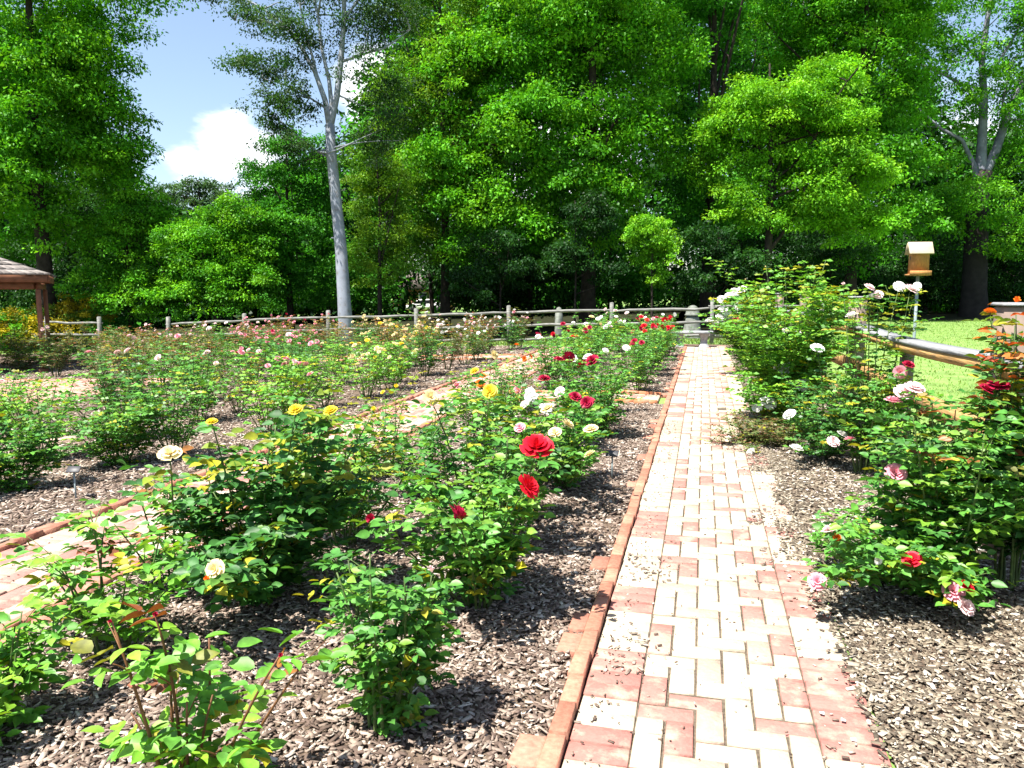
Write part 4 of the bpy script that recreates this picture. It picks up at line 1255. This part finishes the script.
# ------------------------------------------------------------------ board fence on the right
FX = 1.62
bf = thing('board_fence', 'brown board fence with flat grey cap rail between roses and lawn', 'fence', (FX, 0, 0))
PY = [0.2, 4.95, 9.6, 14.35, 19.1]
for i, y in enumerate(PY):
    g = Geo()
    g.slab((0, y - .085, -.1), (.17, y + .085, 1.41), .012)
    p_ = g.obj('post', M_POSTWOOD, bf)
    g = Geo()
    g.slab((-.012, y - .097, 1.412), (.182, y + .097, 1.43), .008)
    g.obj('post_cap', M_CAPWOOD, p_)
    if i + 1 < len(PY):
        y2 = PY[i + 1]
        a, b = y + .09, y2 - .09
        g = Geo()
        # the cap rail sags a little in the middle
        ts = np.linspace(0, 1, 9)
        sg = -.035 * np.sin(ts * math.pi)
        V, q = [], []
        for t_, s_ in zip(ts, sg):
            yy = a + (b - a) * t_
            V += [(-.035, yy, 1.095 + s_), (.15, yy, 1.095 + s_), (.15, yy, 1.125 + s_), (-.035, yy, 1.125 + s_)]
        for k in range(8):
            o = k * 4
            for j in range(4):
                q.append((o + j, o + (j + 1) % 4, o + 4 + (j + 1) % 4, o + 4 + j))
        q += [(0, 3, 2, 1), (32, 33, 34, 35)]
        g.add(V, quads=q)
        g.obj('cap_rail', M_CAPWOOD, bf)
        for z0, z1 in ((1.03, 1.055), (.60, .74), (.2, .34)):
            g = Geo()
            V, q = [], []
            for t_, s_ in zip(ts, sg):
                yy = a + (b - a) * t_
                s_ = s_ * (1 if z0 > .9 else .5)
                xo = -.03 if z0 > .9 else -.004
                V += [(xo, yy, z0 + s_), (.036, yy, z0 + s_), (.036, yy, z1 + s_ + (.036 if z0 > .9 else 0)), (xo, yy, z1 + s_ + (.036 if z0 > .9 else 0))]
            for k in range(8):
                o = k * 4
                for j in range(4):
                    q.append((o + j, o + (j + 1) % 4, o + 4 + (j + 1) % 4, o + 4 + j))
            q += [(0, 3, 2, 1), (32, 33, 34, 35)]
            g.add(V, quads=q)
            g.obj('board', M_WARMWOOD, bf)
        g = Geo()
        ym = (a + b) / 2
        g.slab((.04, ym - .05, -.1), (.13, ym + .05, 1.04), .008)
        g.obj('post', M_POSTWOOD, bf)

# ------------------------------------------------------------------ birdhouse on its pole
q = at(918, 274, 10.0)
zb = q[2]
bh = thing('birdhouse', 'cedar birdhouse with pale pitched roof on a thin metal pole over the lawn', 'birdhouse', (q[0], q[1], 0), YAW + math.radians(-14))
g = Geo()
g.tube(np.array([(0, 0, -.1), (0, 0, .8), (0, 0, zb + .02)]), .019, 10)
g.obj('pole', M_STEEL, bh, smooth=True)
W_, D_, Hh = .10, .095, .27                 # body half width, half depth, eave height
g = Geo()
V = [(-W_, -D_, 0), (W_, -D_, 0), (W_, D_, 0), (-W_, D_, 0), (-W_, -D_, Hh), (W_, -D_, Hh), (W_, D_, Hh), (-W_, D_, Hh), (-W_, 0, Hh + .115), (W_, 0, Hh + .115)]
g.add(np.array(V) + (0, 0, zb), tris=[(3, 0, 0), ][:0] + [(4, 8, 7), (5, 6, 9)], quads=[(0, 1, 5, 4), (1, 2, 6, 5), (2, 3, 7, 6), (3, 0, 4, 7), (0, 3, 2, 1)])
body = g.obj('body', M_CEDAR, bh)
g = Geo()
g.slab((-W_ - .03, -D_ - .06, zb - .02), (W_ + .02, D_ + .04, zb + .0), .004)
g.slab((-W_ - .03, -D_ - .063, zb - .02), (W_ + .02, -D_ - .045, zb + .04), .004)
g.obj('ledge', M_CEDAR, bh)
for s in (-1, 1):
    g = Geo()
    L = .19
    ang = math.atan2(.115, D_)
    M = np.array([(1, 0, 0), (0, s * math.cos(ang), -s * math.sin(ang) * -1), (0, -math.sin(ang), math.cos(ang))])
    # slope board: local y runs down the slope from the ridge
    M = np.array([(1, 0, 0), (0, s * math.cos(ang), s * math.sin(ang)), (0, -math.sin(ang), math.cos(ang))])
    g.slab((-W_ - .042, -.004 if s < 0 else .012, .004), (W_ + .042, L, .022), .003, M=M, off=(0, 0, zb + Hh + .12))
    g.obj('roof_board', M_CEDARROOF, bh)
g = Geo()
a = np.arange(14) / 14 * 2 * math.pi
V = [(-W_ - .003, 0, zb + .2)] + [(-W_ - .003, .028 * math.cos(t_), zb + .2 + .028 * math.sin(t_)) for t_ in a]
g.add(V, tris=[(0, 1 + (i + 1) % 14, 1 + i) for i in range(14)])
g.obj('entrance_hole', M_DARKPL, body)

# ------------------------------------------------------------------ stone bench, domed post, marker
bq = gnd(692, 347)
bench = thing('stone_bench', 'pale stone bench slab on pedestals at the far end of the main path', 'bench', (bq[0] - .02, bq[1] - .1, 0), .05)
g = Geo()
g.slab((-.55, -.2, .36), (.55, .2, .43), .015)
g.obj('seat', M_STONE, bench)
for s in (-1, 1):
    g = Geo()
    prof = [(.0, .17), (.05, .15), (.1, .11), (.27, .11), (.32, .15), (.358, .17)]
    V, qd = [], []
    for z, hw in prof:
        V += [(s * .32 - hw * .8, -hw, z), (s * .32 + hw * .8, -hw, z), (s * .32 + hw * .8, hw, z), (s * .32 - hw * .8, hw, z)]
    for k in range(len(prof) - 1):
        for j in range(4):
            qd.append((k * 4 + j, k * 4 + (j + 1) % 4, k * 4 + 4 + (j + 1) % 4, k * 4 + 4 + j))
    g.add(V, quads=qd)
    g.obj('pedestal', M_STONE, bench)
dq = foot(693, 24.4)
dome = thing('domed_post', 'grey stone post with domed cap just beyond the rail fence near bench', 'stone post', dq)
g = Geo()
g.lathe([(.34, 0), (.34, .08), (.30, .15), (.26, .35), (.22, .55), (.19, .7), (0, .7)], 20)
g.obj('shaft', M_OLDSTONE, dome, smooth=False)
g = Geo()
g.lathe([(.0, .69), (.24, .70), (.25, .73), (.215, .76), (.205, .84), (.175, .93), (.12, .99), (.06, 1.02), (0, 1.03)], 20)
g.obj('cap', M_OLDSTONE, dome, smooth=True)
mq = foot(559, 25.5)
g = Geo()
V, qd = [], []
out = [(-.13, 0), (-.12, .62), (-.10, .78), (-.06, .87), (0, .9), (.06, .87), (.10, .78), (.12, .62), (.13, 0)]
for yv in (-.05, .05):
    V += [(a_, yv, b_) for a_, b_ in out]
n = len(out)
qd = [(i, i + 1, n + i + 1, n + i) for i in range(n - 1)]
tri = [(0, i + 1, i) for i in range(1, n - 1)] + [(n, n + i, n + i + 1) for i in range(1, n - 1)]
g.add(V, tris=tri, quads=qd)
o = g.obj('stone_marker', M_OLDSTONE)
o.location = tuple(mq + np.array([0, 0, .15]))
tag(o, 'slim rounded grey stone marker seen through the rails of the fence', 'stone marker')

# ------------------------------------------------------------------ pavilion
pc = at(51, 275, 18.0)
ze = pc[2]
pv_rz = YAW + math.radians(29)
cx, sx = math.cos(pv_rz), math.sin(pv_rz)
HS = 2.5
centre = pc[:2] - HS * np.array([cx, sx]) + HS * np.array([-sx, cx])
zg = float(terr(centre[0]))
pav = thing('garden_pavilion', 'open garden pavilion with shingled hip roof and red brown timber at photo edge', 'pavilion', (centre[0], centre[1], zg), pv_rz)
e = ze - zg
g = Geo()
g2 = RS(66)
RISE, NC = .95, 9
for k in range(4):
    A = k * math.pi / 2
    M = np.array([(math.cos(A), -math.sin(A), 0), (math.sin(A), math.cos(A), 0), (0, 0, 1)])
    for c in range(NC):
        t0, t1 = c / NC, (c + 1.25) / NC
        t1 = min(t1, 1.0)
        h0, h1 = HS * (1 - t0), HS * (1 - t1)
        z0, z1 = e + RISE * t0 + .035, e + RISE * t1 + .012
        x = -h0
        while x < h0 - .02:
            wd = .11 + .09 * g2.rand()
            xb = min(x + wd, h0)
            f0, f1 = x / h0, xb / h0
            dz = .008 * g2.rand()
            V = [(x, -h0 - .012, z0 + dz), (xb - .008, -h0 - .012, z0 + dz), (f1 * h1, -h1, z1), (f0 * h1, -h1, z1), (x, -h0, z0 - .03), (xb - .008, -h0, z0 - .03)]
            g.add(np.array(V) @ M.T, quads=[(0, 1, 2, 3), (4, 5, 1, 0)], tint=np.array((.21, .185, .17)) * (.5 + .9 * g2.rand()))
            x = xb
roof = g.obj('roof', M_SHINGLE, pav)
for k in range(4):
    A = k * math.pi / 2
    M = np.array([(math.cos(A), -math.sin(A), 0), (math.sin(A), math.cos(A), 0), (0, 0, 1)])
    g = Geo()
    g.box((-HS + .08, -HS + .05, e - .17), (HS - .08, -HS + .09, e - .005), M=M)
    g.obj('fascia', M_REDWOOD, pav)
    g = Geo()
    g.box((-HS + .37, -HS + .25, e - .328), (HS - .37, -HS + .33, e - .172), M=M)
    g.obj('beam', M_REDWOOD, pav)
    g = Geo()
    g.slab((HS - .34, -HS + .23, -.1), (HS - .235, -HS + .335, e - .33), .01, M=M)
    g.slab((HS - .40, -HS + .18, 0), (HS - .18, -HS + .40, .2), .02, M=M)
    g.obj('post', M_REDWOOD, pav)
g = Geo()
g.box((-HS + .1, -HS + .1, e - .003), (HS - .1, HS - .1, e + .02))
g.obj('ceiling', M_REDWOOD, pav)

# ------------------------------------------------------------------ plant markers, flat stone


def marker(label, loc, rz, ht=.26):
    t = thing('plant_marker', label, 'plant label', loc, rz, 'metal plant name markers')
    g = Geo()
    g.box((-.006, -.003, -.05), (.006, .003, ht))
    g.obj('stake', M_STEEL, t)
    g = Geo()
    M = np.array([(1, 0, 0), (0, math.cos(.7), -math.sin(.7)), (0, math.sin(.7), math.cos(.7))])
    g.slab((-.05, -.03, 0), (.05, .03, .006), .002, M=M, off=(0, -.004, ht))
    g.obj('plate', M_DARKPL, t)


marker('black metal plant marker standing in open mulch beyond the narrow path', gnd(76, 500), .25, .24)
marker('dark plant marker in the mulch strip under the red blooms', gnd(507, 607), -.3, .22)
marker('dark plant marker in shade at the bush edge further up the main path', gnd(612, 478), -.2, .2)
marker('small plant marker among low roses toward the pavilion', gnd(208, 398), .2, .35)
g = Geo()
rr = RS(12)
a = np.arange(14) / 14 * 2 * math.pi
rad = .15 * (1 + .15 * rr.randn(14))
ring = lambda s, z: np.stack([rad * s * 1.3 * np.cos(a), rad * s * np.sin(a), np.full(14, z)], 1)
V = np.concatenate([ring(1, -.02), ring(1.02, .04), ring(.9, .065), [[0, 0, .07]]])
qd = [(k * 14 + j, k * 14 + (j + 1) % 14, k * 14 + 14 + (j + 1) % 14, k * 14 + 14 + j) for k in range(2) for j in range(14)]
g.add(V, tris=[(28 + j, 28 + (j + 1) % 14, 42) for j in range(14)], quads=qd)
o = g.obj('flat_stone', M_ROCK)
o.location = tuple(gnd(61, 443))
tag(o, 'flat pinkish stone lying in the mulch near the black plant marker', 'stone')

# ------------------------------------------------------------------ glimpsed house and car behind the wood edge
hq = foot(418, 92)
ho = thing('brick_house', 'brick house glimpsed through a gap in the trees', 'house', hq, YAW)
g = Geo()
g.box((-3, 0, -.2), (4, 5, 2.6))
wall = g.obj('wall', M_REDBRICKWALL, ho)
g = Geo()
g.add([(-3.4, -.4, 2.6), (4.4, -.4, 2.6), (4.4, 5.4, 2.6), (-3.4, 5.4, 2.6), (-3.4, 2.5, 4.6), (4.4, 2.5, 4.6)], tris=[(0, 4, 3), (1, 2, 5)], quads=[(0, 1, 5, 4), (2, 3, 4, 5), (0, 3, 2, 1)], tint=(.12, .1, .09))
g.obj('roof', M_SHINGLE, ho)
for x in (-1.6, .6, 2.4):
    g = Geo()
    g.box((x - .5, -.06, .9), (x + .5, -.01, 2.2))
    wn = g.obj('window_frame', M_WHITE, ho)
    g = Geo()
    g.box((x - .42, -.075, .98), (x + .42, -.062, 2.12))
    g.obj('pane', M_GLASSDK, wn)
cq = foot(426, 82)
car = thing('parked_car', 'white car parked in front of the glimpsed brick house', 'car', cq, YAW)
prof = [(-2.1, .35), (-2.15, .75), (-1.4, .92), (-.75, 1.38), (.7, 1.42), (1.35, .98), (2.05, .85), (2.1, .35)]
g = Geo()
n = len(prof)
V = [(x, -.8, z) for x, z in prof] + [(x, .8, z) for x, z in prof]
qd = [(i, (i + 1) % n, n + (i + 1) % n, n + i) for i in range(n)]
tri = [(0, i + 1, i) for i in range(1, n - 1)] + [(n, n + i, n + i + 1) for i in range(1, n - 1)]
g.add(V, tris=tri, quads=qd)
g.obj('body', M_WHITE, car)
g = Geo()
for yv in (-.81, .81):
    V = [(-1.2, yv, .95), (-.68, yv, 1.32), (.62, yv, 1.34), (1.15, yv, .98)]
    g.add(V, quads=[(0, 3, 2, 1)])
g.obj('side_glass', M_GLASSDK, car)
for x in (-1.3, 1.3):
    for yv in (-.75, .75):
        g = Geo()
        g.lathe([(0, -.1), (.2, -.1), (.33, -.09), (.33, .09), (.2, .1), (0, .1)], 16)
        wl = g.obj('wheel', M_DARKPL, car)
        wl.location = (x, yv, .33)
        wl.rotation_euler = (math.pi / 2, 0, 0)
